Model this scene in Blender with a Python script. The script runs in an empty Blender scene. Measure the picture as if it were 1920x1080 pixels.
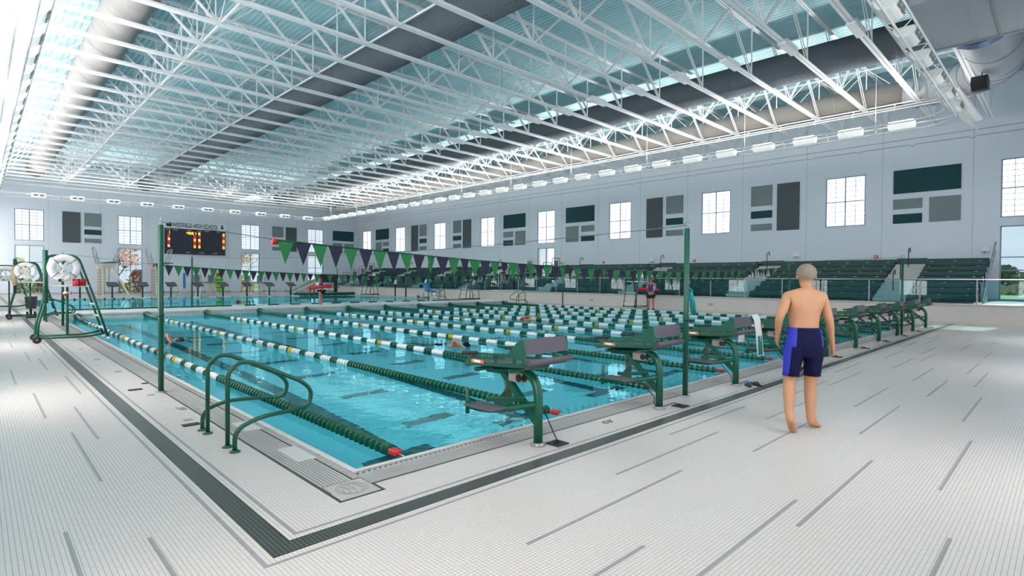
import bpy, math, random
from mathutils import Vector, Matrix
random.seed(7)
SC = bpy.context.scene
COL = SC.collection
PI = math.pi
R = math.radians

# ------------------------------------------------------------ camera
FPX = 1027.5694
YAW, PIT, ROL = R(44.35951), R(-0.89234), R(0.41819)
fw = Vector((math.sin(YAW) * math.cos(PIT), math.cos(YAW) * math.cos(PIT), math.sin(PIT)))
rt0 = Vector((math.cos(YAW), -math.sin(YAW), 0))
up0 = rt0.cross(fw)
rt = rt0 * math.cos(ROL) + up0 * math.sin(ROL)
up = -rt0 * math.sin(ROL) + up0 * math.cos(ROL)
cam_d = bpy.data.cameras.new('camera')
cam = bpy.data.objects.new('camera', cam_d)
COL.objects.link(cam)
cam_d.sensor_width = 36
cam_d.lens = FPX * 36 / 1920
cam_d.clip_start = 0.05
cam_d.clip_end = 600
mw = Matrix.Identity(4)
for i in range(3):
    mw[i][0] = rt[i]; mw[i][1] = up[i]; mw[i][2] = -fw[i]
mw.translation = Vector((0, 0, 1.6))
cam.matrix_world = mw
SC.camera = cam

# ------------------------------------------------------------ view, world, sun
SC.view_settings.view_transform = 'Standard'
SC.view_settings.look = 'None'
SC.view_settings.gamma = 1.0
SC.view_settings.exposure = 0.85
SC.view_settings.use_curve_mapping = False
SC.cycles.use_denoising = True
SC.cycles.max_bounces = 12
SC.cycles.diffuse_bounces = 6
SC.cycles.glossy_bounces = 3
SC.cycles.transmission_bounces = 6
SC.cycles.transparent_max_bounces = 12
SC.cycles.caustics_reflective = False
SC.cycles.caustics_refractive = True
SC.cycles.sample_clamp_indirect = 8.0
UPLIGHT_W = 46.0
UPLIGHT_C = (1.0, 0.93, 0.885)
PANE_E = 1.0          # window-wall panes in view
PANE_FILL_L = 4.6           # unseen left windows, glow raised as added fill light
PANE_FILL_N = 2.8  # unseen camera-side windows, glow added as fill for the deck

W = bpy.data.worlds.new('sky')
SC.world = W
W.use_nodes = True
nt = W.node_tree
for n in list(nt.nodes):
    nt.nodes.remove(n)
def wn(t, **k):
    n = nt.nodes.new(t)
    for a, b in k.items():
        setattr(n, a, b)
    return n
tc = wn('ShaderNodeTexCoord')
sep = wn('ShaderNodeSeparateXYZ')
nt.links.new(tc.outputs['Generated'], sep.inputs[0])
grad = wn('ShaderNodeValToRGB')
grad.color_ramp.elements[0].position = 0.0
grad.color_ramp.elements[0].color = (0.72, 0.85, 0.95, 1)
grad.color_ramp.elements[1].position = 0.6
grad.color_ramp.elements[1].color = (0.22, 0.45, 0.80, 1)
nt.links.new(sep.outputs['Z'], grad.inputs[0])
mp = wn('ShaderNodeMapping')
mp.inputs['Scale'].default_value = (2.2, 2.2, 6.0)
nt.links.new(tc.outputs['Generated'], mp.inputs[0])
noi = wn('ShaderNodeTexNoise')
noi.inputs['Scale'].default_value = 2.2
noi.inputs['Detail'].default_value = 7
nt.links.new(mp.outputs[0], noi.inputs[0])
cr = wn('ShaderNodeValToRGB')
cr.color_ramp.elements[0].position = 0.48
cr.color_ramp.elements[1].position = 0.62
nt.links.new(noi.outputs[0], cr.inputs[0])
mx = wn('ShaderNodeMix', data_type='RGBA')
nt.links.new(cr.outputs[0], mx.inputs[0])
nt.links.new(grad.outputs[0], mx.inputs[6])
mx.inputs[7].default_value = (0.9, 0.93, 0.96, 1)
bg = wn('ShaderNodeBackground')
bg.inputs[1].default_value = 0.55
nt.links.new(mx.outputs[2], bg.inputs[0])
wo = wn('ShaderNodeOutputWorld')
nt.links.new(bg.outputs[0], wo.inputs[0])

sun_d = bpy.data.lights.new('sun', 'SUN')
sun_d.energy = 3.2
sun_d.angle = R(0.6)
sun_d.color = (1.0, 0.95, 0.86)
sun = bpy.data.objects.new('sun', sun_d)
COL.objects.link(sun)
sun.rotation_euler = Vector((-0.92, 0.13, -0.35)).to_track_quat('-Z', 'Y').to_euler()

# ------------------------------------------------------------ materials
def lin(c):
    return tuple((x / 12.92 if x <= 0.04045 else ((x + 0.055) / 1.055) ** 2.4) for x in c)
def srgb(r, g, b):
    return lin((r / 255, g / 255, b / 255))
MATS = {}
def mat(name, col, rough=0.5, metal=0.0, spec=0.5, var=0.06, vscale=6.0, bump=0.0, bscale=60.0, coat=0.0, emit=0.0):
    """procedural material: base colour with a little noise variation and optional fine relief"""
    m = bpy.data.materials.new(name)
    m.use_nodes = True
    t = m.node_tree
    b = t.nodes['Principled BSDF']
    b.inputs['Roughness'].default_value = rough
    b.inputs['Metallic'].default_value = metal
    b.inputs['Specular IOR Level'].default_value = spec
    b.inputs['Coat Weight'].default_value = coat
    c = t.nodes.new('ShaderNodeTexCoord')
    n = t.nodes.new('ShaderNodeTexNoise')
    n.inputs['Scale'].default_value = vscale
    n.inputs['Detail'].default_value = 3
    t.links.new(c.outputs['Object'], n.inputs[0])
    x = t.nodes.new('ShaderNodeMix')
    x.data_type = 'RGBA'
    x.inputs[6].default_value = tuple(v * (1 - var) for v in col) + (1,)
    x.inputs[7].default_value = tuple(min(1, v * (1 + var)) for v in col) + (1,)
    t.links.new(n.outputs[0], x.inputs[0])
    t.links.new(x.outputs[2], b.inputs['Base Color'])
    if emit:
        t.links.new(x.outputs[2], b.inputs['Emission Color'])
        b.inputs['Emission Strength'].default_value = emit
    if bump:
        n2 = t.nodes.new('ShaderNodeTexNoise')
        n2.inputs['Scale'].default_value = bscale
        t.links.new(c.outputs['Object'], n2.inputs[0])
        bp = t.nodes.new('ShaderNodeBump')
        bp.inputs['Strength'].default_value = bump
        bp.inputs['Distance'].default_value = 0.01
        t.links.new(n2.outputs[0], bp.inputs['Height'])
        t.links.new(bp.outputs[0], b.inputs['Normal'])
    MATS[name] = m
    return m

TILE = 0.0255
def tile_mat(name, col, grout, rough=0.35, pitch=TILE, off=(1.1255, 3.08, 0), gw=0.085, axes='XY', var=0.05):
    m = bpy.data.materials.new(name)
    m.use_nodes = True
    t = m.node_tree
    b = t.nodes['Principled BSDF']
    b.inputs['Roughness'].default_value = rough
    g = t.nodes.new('ShaderNodeNewGeometry')
    s = t.nodes.new('ShaderNodeSeparateXYZ')
    t.links.new(g.outputs['Position'], s.inputs[0])
    def M(op, a, v=None, b2=None):
        n = t.nodes.new('ShaderNodeMath'); n.operation = op
        for i, q in enumerate((a, v, b2)):
            if q is None: continue
            if isinstance(q, (int, float)): n.inputs[i].default_value = q
            else: t.links.new(q, n.inputs[i])
        return n.outputs[0]
    lines = []; cells = []
    for k, ax in enumerate(axes):
        u = M('DIVIDE', M('SUBTRACT', s.outputs[ax], off['XYZ'.index(ax)]), pitch)
        fr = M('FRACT', u)
        a = M('LESS_THAN', fr, gw)
        lines.append(a)
        cells.append(M('FLOOR', u))
    ln = M('MAXIMUM', lines[0], lines[1])
    cb = t.nodes.new('ShaderNodeCombineXYZ')
    t.links.new(cells[0], cb.inputs[0]); t.links.new(cells[1], cb.inputs[1])
    w = t.nodes.new('ShaderNodeTexWhiteNoise')
    t.links.new(cb.outputs[0], w.inputs[0])
    big = t.nodes.new('ShaderNodeTexNoise'); big.inputs['Scale'].default_value = 0.6; big.inputs['Detail'].default_value = 4
    t.links.new(g.outputs['Position'], big.inputs[0])
    mixv = M('MULTIPLY_ADD', w.outputs[0], 0.6, M('MULTIPLY', big.outputs[0], 0.4))
    x = t.nodes.new('ShaderNodeMix'); x.data_type = 'RGBA'
    x.inputs[6].default_value = tuple(v * (1 - var) for v in col) + (1,)
    x.inputs[7].default_value = tuple(min(1, v * (1 + var)) for v in col) + (1,)
    t.links.new(mixv, x.inputs[0])
    y = t.nodes.new('ShaderNodeMix'); y.data_type = 'RGBA'
    t.links.new(ln, y.inputs[0]); t.links.new(x.outputs[2], y.inputs[6])
    y.inputs[7].default_value = grout + (1,)
    t.links.new(y.outputs[2], b.inputs['Base Color'])
    rr = t.nodes.new('ShaderNodeMapRange'); rr.inputs[3].default_value = rough; rr.inputs[4].default_value = 0.8
    t.links.new(ln, rr.inputs[0]); t.links.new(rr.outputs[0], b.inputs['Roughness'])
    bp = t.nodes.new('ShaderNodeBump'); bp.inputs['Strength'].default_value = 0.25; bp.inputs['Distance'].default_value = 0.002
    bp.invert = True
    t.links.new(ln, bp.inputs['Height']); t.links.new(bp.outputs[0], b.inputs['Normal'])
    MATS[name] = m
    return m

mat('wall_paint', srgb(218, 226, 235), 0.75, var=0.015, vscale=0.6, bump=0.05, bscale=90)
mat('joint', srgb(176, 182, 188), 0.8)
mat('deck_pool_tint', srgb(168, 206, 214), 0.6, var=0.03, vscale=0.5)  # teal light bounced off the pool is put into the off-white deck colour
mat('steel_white', srgb(232, 233, 234), 0.45, var=0.03)
mat('pipe_white', srgb(228, 228, 226), 0.4, var=0.03)
mat('green', srgb(0, 80, 58), 0.32, var=0.10, coat=0.12)
mat('green_dark', srgb(0, 62, 47), 0.35, var=0.1)
mat('galv', srgb(150, 152, 156), 0.35, 0.6, var=0.1, vscale=3)
mat('duct_metal', srgb(140, 139, 138), 0.8, 0.0, spec=0.25, var=0.08, vscale=1.2)
mat('duct_fabric', srgb(96, 104, 110), 0.9, var=0.08, vscale=1.0, bump=0.12, bscale=4)
mat('duct_taupe', srgb(142, 136, 131), 0.85, var=0.08, vscale=1.0, bump=0.3, bscale=3)
mat('duct_silver', srgb(152, 158, 164), 0.5, 0.1, var=0.05, vscale=1.0)
mat('duct_shade_blue', srgb(60, 88, 135), 0.3, 0.4)  # collar's shade and reflection put into its blue colour
mat('black', (0.008, 0.008, 0.010), 0.5)
mat('black_rubber', (0.018, 0.018, 0.022), 0.65)
mat('panel_green', srgb(30, 70, 74), 0.9, bump=0.2, bscale=150)
mat('panel_grey', srgb(126, 138, 140), 0.9, bump=0.2, bscale=150)
mat('panel_dark', srgb(84, 92, 96), 0.9, bump=0.2, bscale=150)
mat('mullion', srgb(120, 136, 156), 0.4, 0.3)
mat('grip_grey', srgb(88, 86, 94), 0.9, bump=0.5, bscale=220)
mat('coping', srgb(196, 192, 188), 0.4, var=0.03)
mat('grate', srgb(172, 170, 167), 0.45, var=0.05)
mat('grate_gap', srgb(34, 34, 36), 0.9)
mat('plate_stone', srgb(172, 166, 160), 0.6, var=0.04, vscale=20)
mat('cap_white', srgb(226, 226, 222), 0.4)
mat('float_white', srgb(226, 228, 226), 0.35, var=0.03)
mat('float_green', srgb(4, 84, 62), 0.3, var=0.08)
mat('float_yellow', srgb(196, 170, 40), 0.4)
mat('red', srgb(190, 26, 36), 0.45)
mat('red_dark', srgb(140, 22, 34), 0.6)
mat('flag_green', srgb(30, 116, 62), 0.75, var=0.1)
mat('flag_navy', srgb(36, 34, 58), 0.75, var=0.1)
mat('cord', srgb(96, 110, 110), 0.7)
mat('seat_green', srgb(16, 70, 68), 0.45, var=0.08)
mat('riser_dark', srgb(18, 58, 58), 0.6)
mat('step_grey', srgb(178, 180, 180), 0.6)
mat('concrete', srgb(186, 186, 182), 0.7)
mat('skin', srgb(176, 128, 94), 0.55, var=0.14, vscale=7)
mat('skin_pink', srgb(186, 128, 104), 0.5, var=0.08)
mat('hair_grey', srgb(124, 114, 102), 0.8, var=0.25, vscale=60, bump=0.5)
mat('hair_brown', srgb(84, 58, 42), 0.8, var=0.2, vscale=50)
mat('navy_cloth', srgb(14, 14, 52), 0.85, spec=0.2, var=0.1)
mat('blue_cloth', srgb(34, 44, 168), 0.65, var=0.08)
mat('shirt_blue', srgb(30, 72, 190), 0.8)
mat('shirt_white', srgb(220, 222, 228), 0.8)
mat('purple_cloth', srgb(64, 40, 140), 0.8)
mat('short_dark', srgb(52, 50, 60), 0.8)
mat('cream', srgb(214, 208, 190), 0.5, var=0.04)
mat('chrome', srgb(180, 184, 186), 0.2, 0.9)
mat('teal_board', srgb(20, 110, 104), 0.6)
mat('white_plastic', srgb(232, 232, 228), 0.35, var=0.02)
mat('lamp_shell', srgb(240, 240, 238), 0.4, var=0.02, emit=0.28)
mat('score_black', srgb(42, 46, 62), 0.55)
mat('digit_amber', srgb(255, 206, 60), 0.5, emit=1.1)
mat('digit_red', srgb(232, 10, 60), 0.5, emit=0.8)
mat('print_white', srgb(226, 228, 230), 0.6)
mat('print_green', srgb(14, 52, 42), 0.6)
mat('print_black', srgb(20, 22, 22), 0.6)
mat('orange', srgb(226, 120, 70), 0.5)
mat('teal_rope', srgb(20, 150, 150), 0.8)
mat('towel', srgb(214, 216, 218), 0.95, bump=0.6, bscale=120)
mat('towel_teal', srgb(34, 108, 100), 0.95, bump=0.6, bscale=120)
mat('lime', srgb(132, 210, 60), 0.5)
mat('blue_plastic', srgb(50, 130, 200), 0.5)
mat('canvas', srgb(190, 170, 136), 0.9, var=0.1)
mat('bark', srgb(112, 92, 78), 0.95, var=0.2, bump=0.5)
mat('leaf_rust', srgb(196, 140, 104), 0.8, var=0.3, vscale=2)
mat('leaf_tan', srgb(196, 172, 118), 0.8, var=0.25, vscale=2)
mat('leaf_yellow', srgb(206, 196, 140), 0.8, var=0.2, vscale=2)
mat('leaf_green', srgb(92, 116, 72), 0.8, var=0.3, vscale=0.5)
mat('grass', srgb(150, 170, 96), 0.95, var=0.2, vscale=0.4)
mat('emblem_line', srgb(116, 110, 106), 0.7)
mat('pool_white', srgb(226, 247, 252), 0.5, var=0.02)
mat('pool_dark', srgb(84, 98, 100), 0.6)
tile_mat('deck_tile', srgb(208, 199, 193), srgb(122, 120, 116))
tile_mat('tile_dark', srgb(36, 43, 39), srgb(134, 136, 132), 0.3, var=0.15)
tile_mat('tile_grey', srgb(148, 146, 144), srgb(126, 124, 122), 0.35)
tile_mat('wall_tile', srgb(212, 206, 200), srgb(190, 184, 180), 0.4, pitch=0.1, off=(0, 0, 0), gw=0.03, axes='YZ')

def emitter(name, col, s):
    m = bpy.data.materials.new(name); m.use_nodes = True
    t = m.node_tree; t.nodes.remove(t.nodes['Principled BSDF'])
    e = t.nodes.new('ShaderNodeEmission'); e.inputs[0].default_value = col + (1,); e.inputs[1].default_value = s
    t.links.new(e.outputs[0], t.nodes['Material Output'].inputs[0])
    MATS[name] = m
emitter('lamp_lens', (1.0, 0.97, 0.93), 12.0)

def pane_mat(name, e, col=(0.86, 0.92, 1.0)):
    """translucent insulated panel glowing as daylight, or as added fill on unseen walls, faint fibres"""
    m = bpy.data.materials.new(name); m.use_nodes = True
    t = m.node_tree; b = t.nodes['Principled BSDF']
    b.inputs['Base Color'].default_value = (0.75, 0.78, 0.8, 1); b.inputs['Roughness'].default_value = 0.4
    c = t.nodes.new('ShaderNodeTexCoord'); n = t.nodes.new('ShaderNodeTexNoise'); n.inputs['Scale'].default_value = 4
    t.links.new(c.outputs['Object'], n.inputs[0])
    x = t.nodes.new('ShaderNodeMix'); x.data_type = 'RGBA'
    x.inputs[6].default_value = tuple(v * 0.93 for v in col) + (1,); x.inputs[7].default_value = col + (1,)
    t.links.new(n.outputs[0], x.inputs[0]); t.links.new(x.outputs[2], b.inputs['Emission Color'])
    b.inputs['Emission Strength'].default_value = e
    MATS[name] = m
pane_mat('pane_bright', PANE_E)
pane_mat('pane_fill_left', PANE_FILL_L, (1.0, 0.945, 0.915))
pane_mat('pane_fill_near', PANE_FILL_N, (0.98, 0.95, 0.97))
pane_mat('pane_soft', 0.46, (0.80, 0.88, 1.0))

def glass_mat(name, tint, refl=1.0):
    m = bpy.data.materials.new(name); m.use_nodes = True
    t = m.node_tree; t.nodes.remove(t.nodes['Principled BSDF'])
    tr = t.nodes.new('ShaderNodeBsdfTransparent'); tr.inputs[0].default_value = tint + (1,)
    gl = t.nodes.new('ShaderNodeBsdfGlossy'); gl.inputs['Roughness'].default_value = 0.02
    fr = t.nodes.new('ShaderNodeLayerWeight'); fr.inputs[0].default_value = 0.5
    pw = t.nodes.new('ShaderNodeMath'); pw.operation = 'POWER'; pw.inputs[1].default_value = 4.0
    t.links.new(fr.outputs['Facing'], pw.inputs[0])
    mu = t.nodes.new('ShaderNodeMath'); mu.operation = 'MULTIPLY_ADD'; mu.inputs[1].default_value = 0.9 * refl; mu.inputs[2].default_value = 0.03
    t.links.new(pw.outputs[0], mu.inputs[0])
    mi = t.nodes.new('ShaderNodeMixShader')
    t.links.new(mu.outputs[0], mi.inputs[0]); t.links.new(tr.outputs[0], mi.inputs[1]); t.links.new(gl.outputs[0], mi.inputs[2])
    t.links.new(mi.outputs[0], t.nodes['Material Output'].inputs[0])
    MATS[name] = m
glass_mat('window_glass', (0.93, 0.97, 0.98))
glass_mat('rail_glass', (0.70, 0.90, 0.92), 1.0)

def water_mat(name, bs, dist):
    m = bpy.data.materials.new(name); m.use_nodes = True
    t = m.node_tree; t.nodes.remove(t.nodes['Principled BSDF'])
    g = t.nodes.new('ShaderNodeBsdfGlass'); g.inputs['IOR'].default_value = 1.33; g.inputs['Roughness'].default_value = 0.0
    g.inputs[0].default_value = (0.42, 0.93, 1.0, 1)
    c = t.nodes.new('ShaderNodeNewGeometry')
    mp = t.nodes.new('ShaderNodeMapping'); mp.inputs['Scale'].default_value = (1.0, 1.3, 1.0); mp.inputs['Rotation'].default_value = (0, 0, 0.5)
    t.links.new(c.outputs['Position'], mp.inputs[0])
    n1 = t.nodes.new('ShaderNodeTexNoise'); n1.inputs['Scale'].default_value = 1.3; n1.inputs['Detail'].default_value = 3
    n2 = t.nodes.new('ShaderNodeTexNoise'); n2.inputs['Scale'].default_value = 5.5; n2.inputs['Detail'].default_value = 2
    t.links.new(mp.outputs[0], n1.inputs[0]); t.links.new(mp.outputs[0], n2.inputs[0])
    ad = t.nodes.new('ShaderNodeMath'); ad.operation = 'MULTIPLY_ADD'; ad.inputs[1].default_value = 0.28
    t.links.new(n2.outputs[0], ad.inputs[0]); t.links.new(n1.outputs[0], ad.inputs[2])
    b = t.nodes.new('ShaderNodeBump'); b.inputs['Strength'].default_value = bs; b.inputs['Distance'].default_value = dist
    t.links.new(ad.outputs[0], b.inputs['Height']); t.links.new(b.outputs[0], g.inputs['Normal'])
    t.links.new(g.outputs[0], t.nodes['Material Output'].inputs[0])
    MATS[name] = m
water_mat('water', 0.3, 0.018)
water_mat('water_calm', 0.15, 0.008)

# ------------------------------------------------------------ mesh builder
class M:
    def __init__(s):
        s.v = []; s.f = []; s.sm = []
    def add(s, vs, fs, smooth=False):
        o = len(s.v)
        s.v += [tuple(p) for p in vs]
        s.f += [tuple(i + o for i in f) for f in fs]
        s.sm += [smooth] * len(fs)
        return s
    def box(s, lo, hi):
        x0, y0, z0 = lo; x1, y1, z1 = hi
        return s.add([(x0, y0, z0), (x1, y0, z0), (x1, y1, z0), (x0, y1, z0), (x0, y0, z1), (x1, y0, z1), (x1, y1, z1), (x0, y1, z1)],
                     [(0, 3, 2, 1), (4, 5, 6, 7), (0, 1, 5, 4), (1, 2, 6, 5), (2, 3, 7, 6), (3, 0, 4, 7)])
    def cbox(s, c, d, rz=0.0, ry=0.0, rx=0.0):
        rot = Matrix.Rotation(rz, 3, 'Z') @ Matrix.Rotation(ry, 3, 'Y') @ Matrix.Rotation(rx, 3, 'X')
        n = len(s.v)
        s.box((-d[0] / 2, -d[1] / 2, -d[2] / 2), (d[0] / 2, d[1] / 2, d[2] / 2))
        for i in range(n, len(s.v)):
            s.v[i] = tuple(rot @ Vector(s.v[i]) + Vector(c))
        return s
    def rbox(s, lo, hi, b=0.01):
        """box with chamfered edges"""
        x0, y0, z0 = lo; x1, y1, z1 = hi
        rings = []
        for z, i in ((z0, b), (z0 + b, 0), (z1 - b, 0), (z1, b)):
            rings.append([(x0 + b, y0 + i, z), (x1 - b, y0 + i, z), (x1 - i, y0 + b, z), (x1 - i, y1 - b, z), (x1 - b, y1 - i, z), (x0 + b, y1 - i, z), (x0 + i, y1 - b, z), (x0 + i, y0 + b, z)])
        vs = [p for r in rings for p in r]
        fs = [tuple(range(7, -1, -1)), tuple(range(24, 32))]
        for k in range(3):
            for j in range(8):
                fs.append((k * 8 + j, k * 8 + (j + 1) % 8, k * 8 + 8 + (j + 1) % 8, k * 8 + 8 + j))
        return s.add(vs, fs)
    def beam(s, p, q, w, h):
        """rectangular bar from p to q (w sideways, h in the upright direction)"""
        p = Vector(p); q = Vector(q); d = (q - p).normalized()
        u = Vector((0, 0, 1)) if abs(d.z) < 0.98 else Vector((0, 1, 0))
        a = d.cross(u).normalized() * w / 2; b = a.cross(d).normalized() * h / 2
        vs = [p - a - b, p + a - b, p + a + b, p - a + b, q - a - b, q + a - b, q + a + b, q - a + b]
        return s.add(vs, [(0, 3, 2, 1), (4, 5, 6, 7), (0, 1, 5, 4), (1, 2, 6, 5), (2, 3, 7, 6), (3, 0, 4, 7)])
    def cyl(s, p, q, r, n=10, r2=None):
        return s.tube([p, q], r, n, r2=r2)
    def tube(s, pts, r, n=8, r2=None, cap=True, rad=None):
        pts = [Vector(p) for p in pts]
        k = len(pts)
        rr = rad or [r + ((r2 if r2 is not None else r) - r) * i / (k - 1) for i in range(k)]
        ref = None; vs = []; 
        for i, p in enumerate(pts):
            d = (pts[min(i + 1, k - 1)] - pts[max(i - 1, 0)]).normalized()
            if ref is None:
                ref = Vector((0, 0, 1)) if abs(d.z) < 0.9 else Vector((1, 0, 0))
            a = (ref - d * ref.dot(d)).normalized(); ref = a; b = d.cross(a)
            for j in range(n):
                t = 2 * PI * j / n
                vs.append(p + a * math.cos(t) * rr[i] + b * math.sin(t) * rr[i])
        fs = []
        for i in range(k - 1):
            for j in range(n):
                fs.append((i * n + j, i * n + (j + 1) % n, (i + 1) * n + (j + 1) % n, (i + 1) * n + j))
        s.add(vs, fs, True)
        if cap:
            o = len(s.v) - len(vs)
            s.f += [tuple(o + j for j in range(n - 1, -1, -1)), tuple(o + (k - 1) * n + j for j in range(n))]
            s.sm += [False, False]
        return s
    def lathe(s, prof, c=(0, 0, 0), n=16, axis='Z'):
        vs = []; k = len(prof)
        for r_, h in prof:
            for j in range(n):
                t = 2 * PI * j / n
                a, b = r_ * math.cos(t), r_ * math.sin(t)
                vs.append({'Z': (c[0] + a, c[1] + b, c[2] + h), 'Y': (c[0] + a, c[1] + h, c[2] + b), 'X': (c[0] + h, c[1] + a, c[2] + b)}[axis])
        fs = []
        for i in range(k - 1):
            for j in range(n):
                fs.append((i * n + j, i * n + (j + 1) % n, (i + 1) * n + (j + 1) % n, (i + 1) * n + j))
        s.add(vs, fs, True)
        o = len(s.v) - len(vs)
        s.f += [tuple(o + j for j in range(n - 1, -1, -1)), tuple(o + (k - 1) * n + j for j in range(n))]
        s.sm += [False, False]
        return s
    def prism(s, poly, axis, a, b):
        """extrude a 2-D outline along an axis from a to b"""
        def P(u, v, w):
            return {'X': (w, u, v), 'Y': (u, w, v), 'Z': (u, v, w)}[axis]
        n = len(poly)
        vs = [P(u, v, a) for u, v in poly] + [P(u, v, b) for u, v in poly]
        fs = [tuple(range(n)), tuple(range(2 * n - 1, n - 1, -1))] + [(i, (i + 1) % n, n + (i + 1) % n, n + i) for i in range(n)]
        return s.add(vs, fs)
    def mesh(s, name, m=None):
        me = bpy.data.meshes.new(name)
        me.from_pydata(s.v, [], s.f)
        me.polygons.foreach_set('use_smooth', s.sm)
        if m: me.materials.append(MATS[m])
        me.update()
        return me

def link(name, me, parent=None, loc=None, rz=0.0):
    o = bpy.data.objects.new(name, me)
    COL.objects.link(o)
    if parent: o.parent = parent
    if loc is not None: o.location = loc
    if rz: o.rotation_euler = (0, 0, rz)
    return o
def part(name, mb, m, parent=None, loc=None, rz=0.0, **props):
    o = link(name, mb.mesh(name, m), parent, loc, rz)
    for k, v in props.items(): o[k] = v
    return o
def tag(o, label, cat, group=None):
    o['label'] = label; o['category'] = cat
    if group: o['group'] = group
    return o
def thing(name, label, cat, loc=(0, 0, 0), rz=0.0, group=None):
    o = link(name, None, None, loc, rz)
    o.empty_display_size = 0.2
    return tag(o, label, cat, group)
def struct(name, mb, m, parent=None):
    o = part(name, mb, m, parent)
    if parent is None: o['kind'] = 'structure'
    return o
def kids(o):
    return [c for c in bpy.data.objects if c.parent == o]
class Proto:
    """remembers a built thing so that copies share its meshes"""
    def __init__(s, root):
        s.root = root; s.ch = []
        ks = kids(root)
        for c in ks: s.ch.append((c, kids(c)))
    def copy(s, loc, rz, label, group=None):
        r_ = s.root.copy(); COL.objects.link(r_); r_.location = loc; r_.rotation_euler = (0, 0, rz); r_['label'] = label
        if group: r_['group'] = group
        for c, g in s.ch:
            k = c.copy(); COL.objects.link(k); k.parent = r_
            for d in g:
                e = d.copy(); COL.objects.link(e); e.parent = k
        return r_
ORD = ['first', 'second', 'third', 'fourth', 'fifth', 'sixth', 'seventh', 'eighth', 'ninth', 'tenth', 'eleventh', 'twelfth', 'thirteenth', 'fourteenth', 'fifteenth', 'sixteenth', 'seventeenth', 'eighteenth', 'nineteenth', 'twentieth']
def ordi(i):
    if i < 20: return ORD[i]
    t = {2: 'twenty', 3: 'thirty'}[(i + 1) // 10]
    u = (i + 1) % 10
    return (t + '-' + ORD[u - 1]) if u else {'twenty': 'twentieth', 'thirty': 'thirtieth'}[t]
def text(name, s, size, m, mtx, parent=None, align='LEFT', ext=0.0, sx=1.0, off=0.0):
    cu = bpy.data.curves.new(name, 'FONT'); cu.body = s; cu.size = size; cu.align_x = align; cu.extrude = ext; cu.offset = off
    tmp = bpy.data.objects.new('tmp', cu); COL.objects.link(tmp)
    dg = bpy.context.evaluated_depsgraph_get(); dg.update()
    me = bpy.data.meshes.new_from_object(tmp.evaluated_get(dg))
    bpy.data.objects.remove(tmp); bpy.data.curves.remove(cu)
    me.transform(mtx @ Matrix.Diagonal((sx, 1, 1, 1)))
    me.materials.clear(); me.materials.append(MATS[m])
    me.name = name
    return link(name, me, parent)
def basis(o, u, v):
    """matrix: text x along u, text y along v"""
    u = Vector(u); v = Vector(v); w = u.cross(v)
    mm = Matrix.Identity(4)
    for i in range(3):
        mm[i][0] = u[i]; mm[i][1] = v[i]; mm[i][2] = w[i]; mm[i][3] = o[i]
    return mm
def arc(c, r_, a0, a1, n, u=(1, 0, 0), v=(0, 0, 1)):
    c = Vector(c); u = Vector(u); v = Vector(v)
    return [c + u * r_ * math.cos(a0 + (a1 - a0) * i / n) + v * r_ * math.sin(a0 + (a1 - a0) * i / n) for i in range(n + 1)]
def round_path(pts, r_, n=5):
    """polyline with its corners rounded"""
    pts = [Vector(p) for p in pts]; out = [pts[0]]
    for i in range(1, len(pts) - 1):
        a = pts[i - 1] - pts[i]; b = pts[i + 1] - pts[i]
        k = min(r_, a.length * 0.49, b.length * 0.49)
        p = pts[i] + a.normalized() * k; q = pts[i] + b.normalized() * k
        for j in range(n + 1):
            t = j / n
            out.append(p * (1 - t) ** 2 + pts[i] * 2 * t * (1 - t) + q * t * t)
    return out + [pts[-1]]

# ------------------------------------------------------------ room constants
XL, XR, YN, YB, ZC = -0.35, 34.67, -0.75, 64.0, 11.45
PX0, PX1, PY0, PY1 = 2.27, 25.46, 4.17, 48.6       # inside edge of the pool coping
GX0, GY0 = 1.87, 3.81                              # outer edge of the gutter
GX1, GY1 = 25.86, 49.0
ZW = -0.03
BH0, BH1, BHZ = 26.4, 28.4, 0.22                   # bulkhead

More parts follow.
